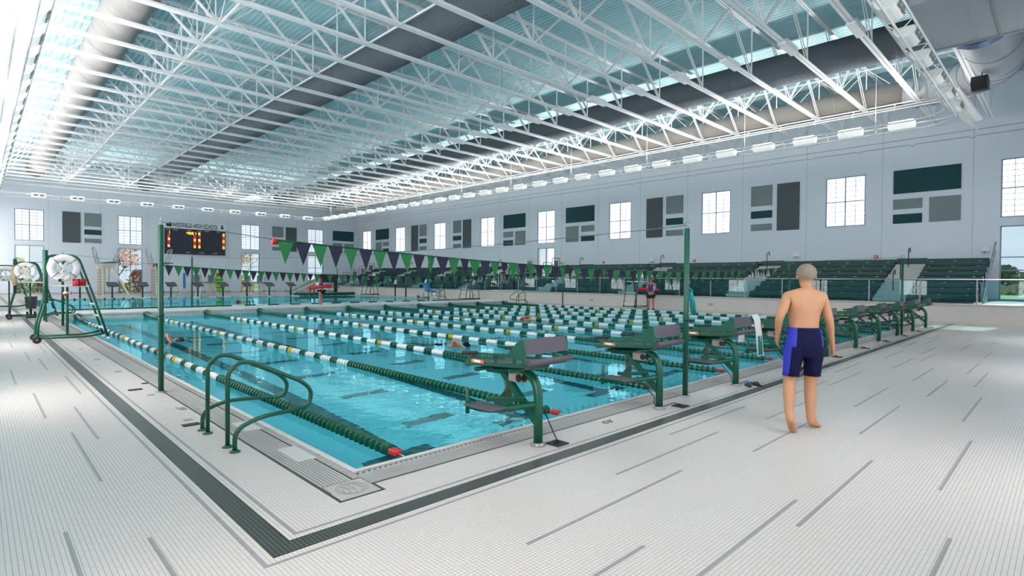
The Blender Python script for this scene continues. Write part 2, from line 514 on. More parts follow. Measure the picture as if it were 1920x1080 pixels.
# ------------------------------------------------------------ floor
f = M()
f.box((XL, YN, -0.25), (GX0, YB, 0)); f.box((GX1, YN, -0.25), (28.3, YB, 0))
f.box((GX0, YN, -0.25), (GX1, GY0, 0)); f.box((GX0, GY1, -0.25), (GX1, YB, 0))
floor = struct('floor', f, 'deck_tile')
def strip(x0, y0, x1, y1, m):
    e = 0.0012
    part('tile_strip', M().box((x0, y0, -0.004), (x1, y1, e)), m, floor)
T = TILE
bx, by = 1.202, 3.157 - 0.0
for (o0, o1, m) in ((-3, -2, 'tile_grey'), (0, 6, 'tile_dark'), (8, 9, 'tile_grey')):
    a0, a1 = o0 * T, o1 * T
    strip(bx + a0, by + a0 - 0.0, bx + a1, 63.5, m)          # along the lanes
    strip(bx + a1, by + a0, 27.2, by + a1, m)          # along the blocks
DX = [(3.76, 5.62, 2.6), (2.37, 4.25, 2.28), (2.38, 2.87, 1.78), (2.62, 4.29, 1.39), (3.83, 5.74, 1.23), (3.2, 4.35, 0.51), (5.3, 7.2, 0.69), (5.15, 7.0, 2.9), (5.21, 6.75, 2.07), (6.57, 7.99, 2.46), (8.35, 9.82, 2.75), (9.38, 11.25, 2.6), (10.79, 12.62, 2.91), (8.04, 9.92, 1.93), (6.65, 8.54, 1.54), (13.62, 15.51, 2.74), (12.24, 14.1, 2.32), (10.9, 12.8, 1.79), (9.53, 11.37, 1.4), (13.69, 15.56, 2.13), (15.12, 16.9, 2.33), (17.84, 19.68, 2.65), (16.39, 18.04, 2.91), (19.29, 20.95, 2.8), (20.61, 22.24, 2.5), (16.54, 18.38, 1.81), (19.44, 21.13, 1.98), (12.39, 14.26, 1.27), (10.98, 12.86, 1.03), (8.14, 10.07, 0.86), (22.23, 23.77, 2.14), (15.27, 17.01, 1.28), (18.08, 19.54, 1.44)]
for x0, x1, y in DX:
    strip(x0, y - T / 2, x1, y + T / 2, 'tile_grey')
DY = [(5.28, 7.13, 0.69), (6.68, 8.52, 0.85), (2.52, 4.38, 0.39), (2.1, 3.93, 0.75), (8.06, 9.91, 0.55), (10.85, 12.66, 0.41), (12.19, 13.98, 0.86), (9.43, 11.26, 1.01), (16.39, 18.08, 0.57), (13.64, 15.44, 0.72), (14.97, 16.42, 1.03), (19.27, 20.75, 0.74), (22.0, 23.8, 0.5), (24.3, 26.1, 0.9), (27.5, 29.3, 0.66), (31, 32.8, 0.8)]
for y0, y1, x in DY:
    strip(x - T / 2, y0, x + T / 2, y1, 'tile_grey')
# dark tile edging round the gutter and its corner plate
for a in ((GX0 - T, 3.62, GX0, 48.0), (GX0, 3.62, 2.19 + T, 3.62 + T), (2.19, 3.62 + T, 2.19 + T, GY0), (2.19 + T, GY0 - T, GX1, GY0)):
    strip(*a, 'tile_dark')

# ------------------------------------------------------------ pool
pool = thing('swimming_pool', 'long rectangular swimming pool with pale basin and slatted grey overflow gutter', 'pool', (0, 0, 0))
b = M()
ZP = -2.0
b.box((PX0 - 0.02, PY0 - 0.02, ZP - 0.1), (PX1 + 0.02, PY1 + 0.02, ZP))
for lo, hi in (((PX0 - 0.06, PY0 - 0.06, ZP), (PX0, PY1 + 0.06, -0.02)), ((PX1, PY0 - 0.06, ZP), (PX1 + 0.06, PY1 + 0.06, -0.02)),
               ((PX0, PY0 - 0.06, ZP), (PX1, PY0, -0.02)), ((PX0, PY1, ZP), (PX1, PY1 + 0.06, -0.02))):
    b.box(lo, hi)
part('basin', b, 'pool_white', pool)
c = M()
for lo, hi in (((PX0 - 0.05, PY0 - 0.05, -0.05), (PX0, PY1 + 0.05, 0.006)), ((PX1, PY0 - 0.05, -0.05), (PX1 + 0.05, PY1 + 0.05, 0.006)),
               ((PX0, PY0 - 0.05, -0.05), (PX1, PY0, 0.006)), ((PX0, PY1, -0.05), (PX1, PY1 + 0.05, 0.006))):
    c.rbox(lo, hi, 0.006)
part('coping', c, 'coping', pool)
g = M()
for lo, hi in (((GX0, 3.62, -0.09), (PX0 - 0.05, GY1, -0.0065)), ((PX1 + 0.05, GY0, -0.09), (GX1, GY1, -0.0065)),
               ((PX0 - 0.05, GY0, -0.09), (PX1 + 0.05, PY0 - 0.05, -0.0065)), ((PX0, PY1 + 0.05, -0.09), (PX1, GY1, -0.0065))):
    g.box(lo, hi)
part('gutter_channel', g, 'grate_gap', pool)
def slat(x0, y0, x1, y1):
    part('gutter_slat', M().box((x0, y0, -0.006), (x1, y1, 0.001)), 'grate', pool)
n = 9
x0, x1 = GX0 + 0.004, GX0 + 0.262
w = (x1 - x0) / n
hatch = [(4.68, 5.16), (5.98, 6.42)]
for i in range(n):
    segs = [(3.98, hatch[0][0]), (hatch[0][1], hatch[1][0]), (hatch[1][1], GY1)] if i > 3 else [(3.98, GY1)]
    for a, z in segs:
        slat(x0 + i * w, a, x0 + i * w + w * 0.66, z)
for a, z in hatch:
    part('gutter_hatch', M().rbox((x0 + 4 * w, a + 0.004, -0.04), (x1 + 0.03, z - 0.004, 0.004), 0.003), 'coping', pool)
y0, y1 = GY0 + 0.004, GY0 + 0.205
w = (y1 - y0) / 8
for i in range(8):
    slat(2.2, y0 + i * w, GX1, y0 + i * w + w * 0.52)
for i in range(9):
    slat(GX1 - 0.03 - i * 0.029, GY0 + 0.3, GX1 - 0.01 - i * 0.029, GY1)
# rim with cross teeth between slats and coping
t_ = M()
y = 4.0
while y < GY1:
    t_.box((x1 + 0.012, y, -0.006), (PX0 - 0.055, y + 0.024, 0.001)); y += 0.042
part('gutter_teeth', t_, 'grate', pool, kind='stuff', label='short cross bars beside the left coping')
t_ = M()
x = 2.24
t_.box((2.2, y1, -0.006), (GX1, y1 + 0.035, 0.001)); t_.box((2.2, PY0 - 0.075, -0.006), (GX1, PY0 - 0.052, 0.001))
while x < GX1:
    t_.box((x, y1 + 0.03, -0.006), (x + 0.03, PY0 - 0.06, 0.001)); x += 0.052
part('gutter_teeth', t_, 'grate', pool, kind='stuff', label='pierced rim beside the near coping')
# lane markings on the bottom
for i in range(10):
    x = 3.877 + 2.224 * i
    part('lane_marking', M().box((x - 0.13, 6.1, ZP), (x + 0.13, 24.4, ZP + 0.006)).box((x - 0.5, 5.9, ZP), (x + 0.5, 6.12, ZP + 0.006)).box((x - 0.5, 24.4, ZP), (x + 0.5, 24.6, ZP + 0.006)), 'pool_dark', pool)
    part('wall_target', M().box((x - 0.13, PY0, -1.5), (x + 0.13, PY0 + 0.006, -0.5)).box((x - 0.5, PY0, -1.1), (x + 0.5, PY0 + 0.007, -0.85)), 'pool_dark', pool)
for i in range(1, 10):
    x = 2.74 + 2.224 * i
    for j in range(9):
        y = 6.9 + 1.95 * j
        part('cross_marking', M().box((x - 0.43, y - 0.12, ZP), (x + 0.43, y + 0.12, ZP + 0.006)), 'pool_dark', pool)
# corner plate with its ring emblem
cp = thing('corner_plate', 'square grey corner plate with engraved ring emblem at near pool corner', 'plate', (2.035, 3.815, 0))
part('slab', M().rbox((-0.155, -0.17, -0.04), (0.155, 0.15, 0.004), 0.003), 'plate_stone', cp)
em = M()
for rr in (0.118, 0.098):
    em.tube([Vector((rr * math.cos(k * PI / 16), rr * math.sin(k * PI / 16) - 0.01, 0.004)) for k in range(33)], 0.0022, 5)
for sx in (-0.05, 0.0, 0.05):
    em.tube([(sx + 0.015 * math.sin(k / 6 * PI), -0.085 + 0.025 * k, 0.004) for k in range(7)], 0.002, 5)
em.tube([(-0.085, -0.05, 0.004), (-0.05, 0.06, 0.004), (0.0, -0.03, 0.004), (0.05, 0.06, 0.004), (0.085, -0.05, 0.004)], 0.002, 5)
part('ring_emblem', em, 'emblem_line', cp, label='engraved double ring with wavy strokes')

# water
wm = M()
wm.add([(PX0, PY0, ZW), (PX1, PY0, ZW), (PX1, BH0, ZW), (PX0, BH0, ZW)], [(0, 1, 2, 3)])
wa = part('pool_water', wm, 'water'); tag(wa, 'turquoise rippled water of the near lane pool', 'water'); wa['kind'] = 'stuff'
wm = M()
wm.add([(PX0, BH1, ZW), (PX1, BH1, ZW), (PX1, PY1, ZW), (PX0, PY1, ZW)], [(0, 1, 2, 3)])
wa = part('pool_water', wm, 'water_calm'); tag(wa, 'pale still water beyond the white bulkhead', 'water'); wa['kind'] = 'stuff'

# bulkhead
bh = thing('bulkhead', 'white movable bulkhead crossing the pool between the two water areas', 'bulkhead', (PX0, BH0, 0))
L = PX1 - PX0
part('deck_slab', M().rbox((0, 0, 0.14), (L, BH1 - BH0, BHZ), 0.01), 'white_plastic', bh)
part('body', M().box((0.02, 0.08, ZP), (L - 0.02, BH1 - BH0 - 0.08, 0.14)), 'pool_white', bh)
g = M(); x = 0.1
while x < L - 0.1:
    g.box((x, 0.03, 0.03), (x + 0.05, 0.09, 0.12)); x += 0.11
g.box((0.02, 0.025, -0.1), (L - 0.02, 0.085, 0.03))
part('side_grille', g, 'coping', bh, kind='stuff')

# ------------------------------------------------------------ walls with openings
WIN_R = [62.26 - 7.478 * i for i in range(9)]          # far (large y) edge of each window of the right wall
WIN_B = [2.39, 9.75, 20.88, 28.37]
LOW_R = [8, 4]                                          # right-wall bays that also have a tall clear window
def wall(name, axis, pos, thick, a0, a1, openings, z1=ZC + 0.05, z0=-0.05):
    """axis 'Y': wall plane x=pos running along y; openings (a, b, z0, z1)"""
    m = M()
    xs = sorted(set([a0, a1] + [o[0] for o in openings] + [o[1] for o in openings]))
    for i in range(len(xs) - 1):
        p, q = xs[i], xs[i + 1]; mid = (p + q) / 2
        zs = [z0]
        for o in sorted([o for o in openings if o[0] < mid < o[1]], key=lambda o: o[2]):
            zs += [o[2], o[3]]
        zs.append(z1)
        for k in range(0, len(zs), 2):
            if zs[k + 1] - zs[k] < 1e-4: continue
            if axis == 'Y': m.box((min(pos, pos + thick), p, zs[k]), (max(pos, pos + thick), q, zs[k + 1]))
            else: m.box((p, min(pos, pos + thick), zs[k]), (q, max(pos, pos + thick), zs[k + 1]))
    return struct(name, m, 'wall_paint')
ops_r = [(y - 1.95, y, 4.70, 7.45) for y in WIN_R] + [(WIN_R[i] - 1.95, WIN_R[i], 0.72 if i == 8 else 0.75, 4.30) for i in LOW_R]
ops_b = [(x, x + 1.95, 4.70, 7.45) for x in WIN_B] + [(x, x + 1.95, 0.05, 4.30) for x in WIN_B]
wr = wall('wall_right', 'Y', XR, 0.35, YN, YB + 0.35, ops_r)
wb = wall('wall_back', 'X', YB, 0.35, XL - 0.35, XR, ops_b)
ops_l = [(y - 1.95, y, 0.5, 7.45) for y in [2.9 + 7.478 * i for i in range(9)]]
ops_n = [(x, x + 1.95, 0.5, 7.45) for x in (5.0, 12.4, 19.8, 27.2)]
wl = wall('wall_left', 'Y', XL, -0.35, YN, YB, ops_l)
wn_ = wall('wall_near', 'X', YN, -0.35, XL - 0.35, XR + 0.35, ops_n)
# recessed joints between the precast panels
for i in range(18):
    y = 3.45 + 3.739 * i
    if y < YB - 0.4 and not any(o[0] - 0.1 < y < o[1] + 0.1 for o in ops_r):
        part('panel_joint', M().box((XR - 0.003, y - 0.011, 0), (XR + 0.01, y + 0.011, ZC)), 'joint', wr)
for i in range(9):
    x = 0.9 + 3.739 * i
    if not any(o[0] - 0.1 < x < o[1] + 0.1 for o in ops_b):
        part('panel_joint', M().box((x - 0.011, YB - 0.003, 0), (x + 0.011, YB + 0.01, ZC)), 'joint', wb)
def window(idx, axis, pos, a, b_, z0, z1, kind, inward, pane=None):
    """inward = -1 when the room lies on the negative side of the wall plane"""
    root = link('window_%d' % idx, None); root['kind'] = 'structure'
    dpt = 0.12
    def bx_(u0, u1, h0, h1, d0, d1):
        lo, hi = sorted((pos - inward * d0, pos - inward * d1))
        if axis == 'Y': return ((lo, u0, h0), (hi, u1, h1))
        return ((u0, lo, h0), (u1, hi, h1))
    fr = M(); t = 0.05
    for q in ((a, a + t, z0, z1), (b_ - t, b_, z0, z1), (a, b_, z0, z0 + t), (a, b_, z1 - t, z1)):
        fr.box(*bx_(*q, 0.02, dpt))
    part('window_frame', fr, 'mullion', root)
    mid = (a + b_) / 2
    part('mullion', M().box(*bx_(mid - 0.028, mid + 0.028, z0, z1, 0.03, 0.11)), 'mullion', root)
    if kind == 'frost':
        zm = (z0 + z1) / 2
        part('transom', M().box(*bx_(a, b_, zm - 0.025, zm + 0.025, 0.03, 0.11)), 'mullion', root)
        gr = M()
        for q in ((a + mid) / 2, (b_ + mid) / 2):
            gr.box(*bx_(q - 0.011, q + 0.011, z0, z1, 0.055, 0.075))
        for k in range(1, 10):
            zz = z0 + (z1 - z0) * k / 10
            if k != 5: gr.box(*bx_(a, b_, zz - 0.011, zz + 0.011, 0.055, 0.075))
        part('grid_bar', gr, 'mullion', root)
        for (u0, u1) in ((a, mid), (mid, b_)):
            for (h0, h1) in ((z0, zm), (zm, z1)):
                part('pane', M().box(*bx_(u0 + 0.01, u1 - 0.01, h0 + 0.01, h1 - 0.01, 0.075, 0.095)), pane or ('pane_bright' if axis == 'Y' else 'pane_soft'), root)
    else:
        zs = [z0, 2.2, 2.82, z1] if z0 > 0.3 else [z0, 0.55, 2.2, 2.82, z1]
        if z1 > 5: zs = [z0, 2.2, 4.3, z1]
        for zz in zs[1:-1]:
            part('transom', M().box(*bx_(a, b_, zz - 0.025, zz + 0.025, 0.03, 0.11)), 'mullion', root)
        for (u0, u1) in ((a, mid), (mid, b_)):
            for k in range(len(zs) - 1):
                part('pane', M().box(*bx_(u0 + 0.01, u1 - 0.01, zs[k] + 0.01, zs[k + 1] - 0.01, 0.07, 0.078)), 'window_glass', root)
    return root
wi = 1
for o in ops_r:
    window(wi, 'Y', XR, *o, 'frost' if o[3] > 5 else 'clear', -1); wi += 1
for o in ops_b:
    window(wi, 'X', YB, *o, 'frost' if o[3] > 5 else 'clear', -1); wi += 1
for o in ops_l:  # out of view; panes glow as added fill for the lower room
    window(wi, 'Y', XL, *o, 'frost', 1, 'pane_fill_left'); wi += 1
for o in ops_n:  # behind the camera; pane glow is added fill light
    window(wi, 'X', YN, *o, 'frost', 1, 'pane_fill_near'); wi += 1
bt = M().box((XR - 0.05, YN, 0.74), (XR, YB, 0.85)); struct('baseboard_right', bt, 'joint')
struct('baseboard_back', M().box((XL, YB - 0.02, 0), (28, YB, 0.1)), 'joint')

# ------------------------------------------------------------ ribbed metal deck ceiling
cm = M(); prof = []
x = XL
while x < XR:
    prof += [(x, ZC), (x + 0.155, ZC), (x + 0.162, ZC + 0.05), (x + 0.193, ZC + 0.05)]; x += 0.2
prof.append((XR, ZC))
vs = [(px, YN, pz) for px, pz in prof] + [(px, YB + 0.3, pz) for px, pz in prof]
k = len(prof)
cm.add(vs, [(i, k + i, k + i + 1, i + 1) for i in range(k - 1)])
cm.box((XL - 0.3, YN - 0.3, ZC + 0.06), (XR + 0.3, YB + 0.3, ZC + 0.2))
struct('ceiling', cm, 'deck_pool_tint')

# ------------------------------------------------------------ roof trusses
BJ = [1.33 + 3.97 * i for i in range(9)]        # bottom panel points
TJ = [(BJ[i] + BJ[i + 1]) / 2 for i in range(8)]
ZBc, ZTc = 9.42, 11.3
def chord(x0, x1, z, h=0.11, wd=0.11):
    m = M()
    for s_ in (-1, 1):
        m.box((x0, s_ * 0.012 if s_ > 0 else -wd, z - h / 2), (x1, wd if s_ > 0 else -0.012, z - h / 2 + 0.02))
        m.box((x0, s_ * 0.012 if s_ > 0 else -0.032, z - h / 2 + 0.02), (x1, 0.032 if s_ > 0 else -0.012, z + h / 2))
    return m.mesh('chord', 'steel_white')
me_b = chord(BJ[0] - 0.1, 34.1, ZBc)
me_t = chord(XL, XR, ZTc, 0.09, 0.075)
me_v = M().box((-0.018, -0.02, ZBc), (0.018, 0.02, ZTc)).mesh('web_vertical', 'steel_white')
def diag(dx, lo=ZBc, hi=ZTc):
    m = M()
    for s_ in (-1, 1):
        m.beam((0, s_ * 0.035, lo), (dx, s_ * 0.035, hi), 0.024, 0.055)
    return m.mesh('web_diagonal', 'steel_white')
me_dr, me_dl = diag(1.985), diag(-1.985)
me_el, me_er = diag(-1.5), diag(1.4)
me_sp = M().box((-0.62, -0.13, ZBc - 0.12), (0.62, 0.13, ZBc - 0.055)).box((-0.5, -0.14, ZBc - 0.05), (0.5, 0.14, ZBc + 0.07)).mesh('splice_plate', 'steel_white')
me_br = M().beam((0, 0, ZBc), (0, 1.963, ZTc), 0.025, 0.025).mesh('cross_brace', 'steel_white')
me_br2 = M().beam((0, 0, ZTc), (0, 1.963, ZBc), 0.025, 0.025).mesh('cross_brace', 'steel_white')
duct_gap = {2}            # panel whose rising diagonal is left out for the large duct
NT = 31
for k in range(NT):
    y = 2.80 + 1.963 * k
    r_ = thing('roof_truss', 'white open-web steel roof truss, %s counted from the camera end' % ordi(k), 'truss', (0, y, 0), group='roof trusses')
    link('bottom_chord', me_b, r_); link('top_chord', me_t, r_)
    for i, x in enumerate(BJ):
        link('web_vertical', me_v, r_, (x, 0, 0))
        if i < 8 and i not in (2, 5): link('web_diagonal', me_dr, r_, (x, 0, 0))
        if i > 0: link('web_diagonal', me_dl, r_, (x, 0, 0))
    link('web_diagonal', me_el, r_, (BJ[0], 0, 0)); link('web_diagonal', me_er, r_, (BJ[8], 0, 0))
    link('splice_plate', me_sp, r_, (19.35, 0, 0))
    if k < NT - 1:
        for x in (BJ[1], BJ[4], BJ[6], BJ[7]):
            link('cross_brace', me_br, r_, (x + 0.05, 0, 0)); link('cross_brace', me_br2, r_, (x + 0.1, 0, 0))
for x, nm in ((BJ[1] + 0.14, 'second'), (BJ[2] + 0.14, 'third'), (BJ[7] - 0.14, 'eighth')):
    o = part('bridging_rail', M().beam((x, 2.7, ZBc + 0.02), (x, 62.3, ZBc + 0.02), 0.05, 0.05).beam((x + 0.1, 2.7, ZTc - 0.06), (x + 0.1, 62.3, ZTc - 0.06), 0.05, 0.05), 'steel_white')
    tag(o, 'long white bridging angle tying the trusses at their %s panel point' % nm, 'bridging')

# ------------------------------------------------------------ ducts
def duct(name, label, x, z, r_, y0, y1, m, ring=1.2, bead=0.012):
    o = thing(name, label, 'duct', (x, y0, z))
    part('duct_body', M().cyl((0, 0, 0), (0, y1 - y0, 0), r_, 28), m, o)
    rg = M(); y = ring / 2
    while y < y1 - y0:
        rg.lathe([(r_ + 0.001, y - 0.03), (r_ + bead, y - 0.015), (r_ + bead, y + 0.015), (r_ + 0.001, y + 0.03)], (0, 0, 0), 28, 'Y'); y += ring
    part('seam_ring', rg, m, o, kind='stuff')
    return o
duct('round_duct', 'pale round metal duct with ring seams nearest the left wall', 3.48, 10.2, 0.62, 3.5, 58.5, 'duct_metal')
d2 = duct('round_duct', 'dark grey fabric duct running through the middle of the trusses', 11.4, 10.25, 0.62, 1.0, 61, 'duct_fabric', 6.0)
d3 = duct('round_duct', 'dark teal grey fabric duct right of the splice plates', 23.8, 10.3, 0.62, 1.5, 61, 'duct_fabric', 6.0)
d4 = duct('round_duct', 'taupe fabric duct closest to the window wall', 29.45, 10.0, 0.52, 5.0, 60, 'duct_taupe', 6.0)
for dd, ra, ang, ln in ((d2, 0.622, -60, 60), (d3, 0.622, -60, 59.5), (d4, 0.522, -60, 55)):
    h = M(); y = 0.3
    a = R(ang)
    cx, cz = ra * math.cos(a + PI * 0), ra * math.sin(a)
    for sgn in (-1, 1):
        pass
    while y < ln:
        h.cbox((-ra * math.sin(R(20)), y, -ra * math.cos(R(20))), (0.035, 0.035, 0.006), ry=R(20)); y += 0.21
    part('air_nozzle', h, 'black', dd, kind='stuff')
# rigid connection between the air handler and the right duct
el = M()
pth = [Vector((19.5, 2.05, 9.85)), Vector((24.5, 2.05, 9.85))] + arc((26.6, 4.9, 9.9), 2.85, -PI / 2, 0, 8, (1, 0, 0), (0, 1, 0)) + [Vector((29.45, 5.3, 9.95))]
el.tube(pth, 0.85, 24, r2=0.62)
eb = thing('duct_elbow', 'big silver duct bend joining the air handler to the right duct', 'duct', (0, 0, 0))
part('bend', el, 'duct_silver', eb)
rg = M()
for i in range(1, len(pth) - 1):
    d = (pth[i + 1] - pth[i - 1]).normalized() * 0.025
    rg.cyl(pth[i] - d, pth[i] + d, 0.87 - 0.23 * i / len(pth), 24)
part('seam_ring', rg, 'duct_silver', eb, kind='stuff')
hv = thing('air_handler', 'large silver rectangular air handling duct hung at the upper right corner', 'air handler', (18.55, 1.2, 8.5))
part('casing', M().rbox((-1.83, -1.9, 0), (1.83, 1.83, 2.2), 0.03), 'duct_silver', hv)
sm_ = M()
for y in (-1.0, -0.1, 0.75):
    sm_.box((-1.85, y - 0.015, -0.012), (1.85, y + 0.015, 0.01))
part('folded_seam', sm_, 'duct_silver', hv)
part('flange', M().box((-1.87, 0.28, -0.03), (1.87, 0.33, 0.02)).box((-1.87, 1.78, -0.03), (-1.8, 1.87, 2.22)).box((1.8, -1.9, -0.04), (1.88, 1.87, 0.03)), 'galv', hv)
part('outlet_collar', M().cyl((1.8, 0.85, 0.95), (2.6, 0.85, 0.95), 0.95, 24), 'duct_shade_blue', hv, label='round outlet collar coloured dark blue for shade and reflection')

# ------------------------------------------------------------ ring of uplights round the pool
LX0, LX1, LY0, LY1, LZ = 1.0, 25.65, 2.95, 54.6, 7.77
def ring_path(off, z):
    r_ = 1.2
    a, b_, c_, d = LX0 - off, LX1 + off, LY0 - off, LY1 + off
    p = []
    for (cx, cy, t0) in ((b_ - r_, c_ + r_, -PI / 2), (b_ - r_, d - r_, 0), (a + r_, d - r_, PI / 2), (a + r_, c_ + r_, PI)):
        p += [Vector((cx + r_ * math.cos(t0 + PI / 2 * i / 6), cy + r_ * math.sin(t0 + PI / 2 * i / 6), z)) for i in range(7)]
    return p + [p[0]]
lr = thing('light_rail', 'white three-pipe rail loop carrying the uplights above the pool edge', 'light rail', (0, 0, 0))
for off, z in ((0.27, LZ - 0.03), (-0.27, LZ - 0.03), (0.0, LZ - 0.3)):
    part('rail_pipe', M().tube(ring_path(off, z), 0.03, 6, cap=False), 'pipe_white', lr)
rungs = []
fixt = []
y = 4.72
yy = []
while y < LY1 - 1.2: yy.append(y); y += 1.735
for y in yy: fixt += [(LX1, y, PI / 2, 'right'), (LX0, y, PI / 2, 'left')]
x = 3.4; n = 0
while x < LX1 - 1.0: fixt.append((x, LY1, 0, 'back')); x += 2.31
x = 3.2
while x < LX1 - 1.0: fixt.append((x, LY0, 0, 'near')); x += 1.9
rg = M().box((-0.27, -0.012, -0.04), (0.27, 0.012, -0.02))
rg.beam((-0.27, 0, -0.03), (0, 0, -0.3), 0.02, 0.02).beam((0.27, 0, -0.03), (0, 0, -0.3), 0.02, 0.02)
me_rung = rg.mesh('rung_frame', 'pipe_white')
for y in yy:
    link('rung_frame', me_rung, lr, (LX1, y + 0.87, LZ)); link('rung_frame', me_rung, lr, (LX0, y + 0.87, LZ))
for i in range(10):
    link('rung_frame', me_rung, lr, (3.4 + 2.31 * i + 1.15, LY1, LZ), PI / 2)
for i in range(11):
    link('rung_frame', me_rung, lr, (3.2 + 1.9 * i + 0.95, LY0, LZ), PI / 2)
# one fixture: half-round housing (local x = along the rail)
hm = M()
prof = [(0.24 * math.cos(PI + PI * i / 10), 0.24 * math.sin(PI + PI * i / 10)) for i in range(11)]
outer = prof; inner = [(u * 0.93, v * 0.93 + 0.0) for u, v in reversed(prof)]
hm.prism([(u, v) for u, v in outer + inner], 'X', -0.42, 0.42)
for x in (-0.42, 0.41):
    hm.prism(prof, 'X', x, x + 0.01)
me_h = hm.mesh('housing', 'lamp_shell')
me_h0 = hm.mesh('housing', 'white_plastic')
me_lens = M().box((-0.4, -0.19, -0.04), (0.4, 0.19, 0.045)).mesh('lens', 'lamp_lens')
me_lens0 = M().box((-0.4, -0.19, -0.04), (0.4, 0.19, 0.02)).mesh('lens', 'white_plastic')
me_gr = M().box((-0.3, -0.235, -0.16), (-0.05, -0.2, -0.04)).box((0.05, -0.235, -0.16), (0.3, -0.2, -0.04)).mesh('vent_grille', 'panel_grey')
la = bpy.data.lights.new('uplight_lamp', 'AREA'); la.shape = 'RECTANGLE'; la.size = 0.8; la.size_y = 0.36
la.energy = UPLIGHT_W; la.color = UPLIGHT_C
cnt = {'right': 0, 'left': 0, 'back': 0, 'near': 0}
desc = {'right': ('on the window side', 'near'), 'left': ('on the left side', 'near'), 'back': ('on the scoreboard side', 'left'), 'near': ('on the camera side', 'left')}
for x, y, rz, sd in fixt:
    i = cnt[sd]; cnt[sd] += 1
    r_ = thing('uplight', 'white half-round uplight %s of the rail loop, %s from its %s end' % (desc[sd][0], ordi(i), desc[sd][1]), 'light', (x, y, LZ), rz, 'uplights on the rail loop')
    off_ = sd == 'near' and x > 9
    link('housing', me_h0 if off_ else me_h, r_); link('lens', me_lens0 if off_ else me_lens, r_); link('vent_grille', me_gr, r_)
    if off_: continue
    lo = bpy.data.objects.new('lamp', la); COL.objects.link(lo); lo.parent = r_; lo.location = (0, 0, 0.06); lo.rotation_euler = (PI, 0, 0)
# hangers carrying the rail
hg = M()
for y in yy[::3]:
    for x in (LX0, LX1):
        hg.cyl((x, y + 0.87, LZ - 0.03), (x, y + 0.87, ZBc + 1.9), 0.008, 5)
part('hanger_rod', hg, 'pipe_white', lr, kind='stuff')

# sprinkler pipes and conduits
for z, x, nm in ((9.18, 28.85, 'lower'), (9.32, 29.0, 'upper')):
    o = thing('sprinkler_pipe', '%s of two white sprinkler pipes under the right duct' % nm, 'pipe', (x, 3, z))
    part('pipe', M().cyl((0, 0, 0), (0, 58, 0), 0.035, 8), 'pipe_white', o)
    cl = M()
    for i in range(36): cl.cyl((0, 1 + 1.6 * i, -0.06), (0, 1 + 1.6 * i, 0.09), 0.03, 6)
    part('pipe_clamp', cl, 'pipe_white', o, kind='stuff')
o = part('sprinkler_pipe', M().cyl((2.5, 59.8, 9.1), (30, 59.8, 9.1), 0.05, 8), 'pipe_white'); tag(o, 'white pipe crossing above the scoreboard wall uplights', 'pipe')
for z in (9.02, 8.72):
    pts = []
    y = YN + 0.2
    while y < YB - 0.3:
        pts.append((XR - 0.04, y, z)); y += 2.4
        if z < 8.9: pts += [(XR - 0.04, y - 0.9, z), (XR - 0.04, y - 0.75, z - 0.1), (XR - 0.04, y - 0.6, z)]
    o = part('wall_conduit', M().tube(pts, 0.018, 6), 'joint'); tag(o, '%s of two thin conduits along the window wall top' % ('upper' if z > 8.9 else 'lower'), 'conduit')
    pts = [(x, YB - 0.04, z) for x in (XL + 0.1, 10, 20, XR - 0.1)]

# loudspeaker and its beam, upper right
sp = thing('loudspeaker', 'black wedge loudspeaker hung below the silver duct bend', 'speaker', (25.7, 2.4, 8.72))
part('cabinet', M().prism([(-0.45, -0.05), (-0.2, -0.28), (0.35, -0.2), (0.5, 0.12), (0.1, 0.26), (-0.3, 0.2)], 'Y', -0.2, 0.25), 'black', sp)
part('mount_arm', M().cyl((0.1, 0, 0.2), (0.1, 0, 1.2), 0.03, 8).cyl((0.1, 0, 0.7), (0.9, -0.4, 0.95), 0.02, 6), 'galv', sp)
cb = thing('cable_tray', 'white cable beam sloping down beside the black loudspeaker', 'cable tray', (28.3, 3.0, 0))
part('beam', M().beam((-0.1, 0.4, 9.4), (1.25, -0.2, 8.3), 0.26, 0.1), 'pipe_white', cb)
fin = M()
for i in range(9): fin.beam((-0.9 + 0.03 * i, 0.6 - 0.05 * i, 9.2 - 0.14 * i), (0.1 + 0.17 * i, 0.35 - 0.06 * i, 9.1 - 0.14 * i), 0.02, 0.05)
part('cable', fin, 'pipe_white', cb, kind='stuff')

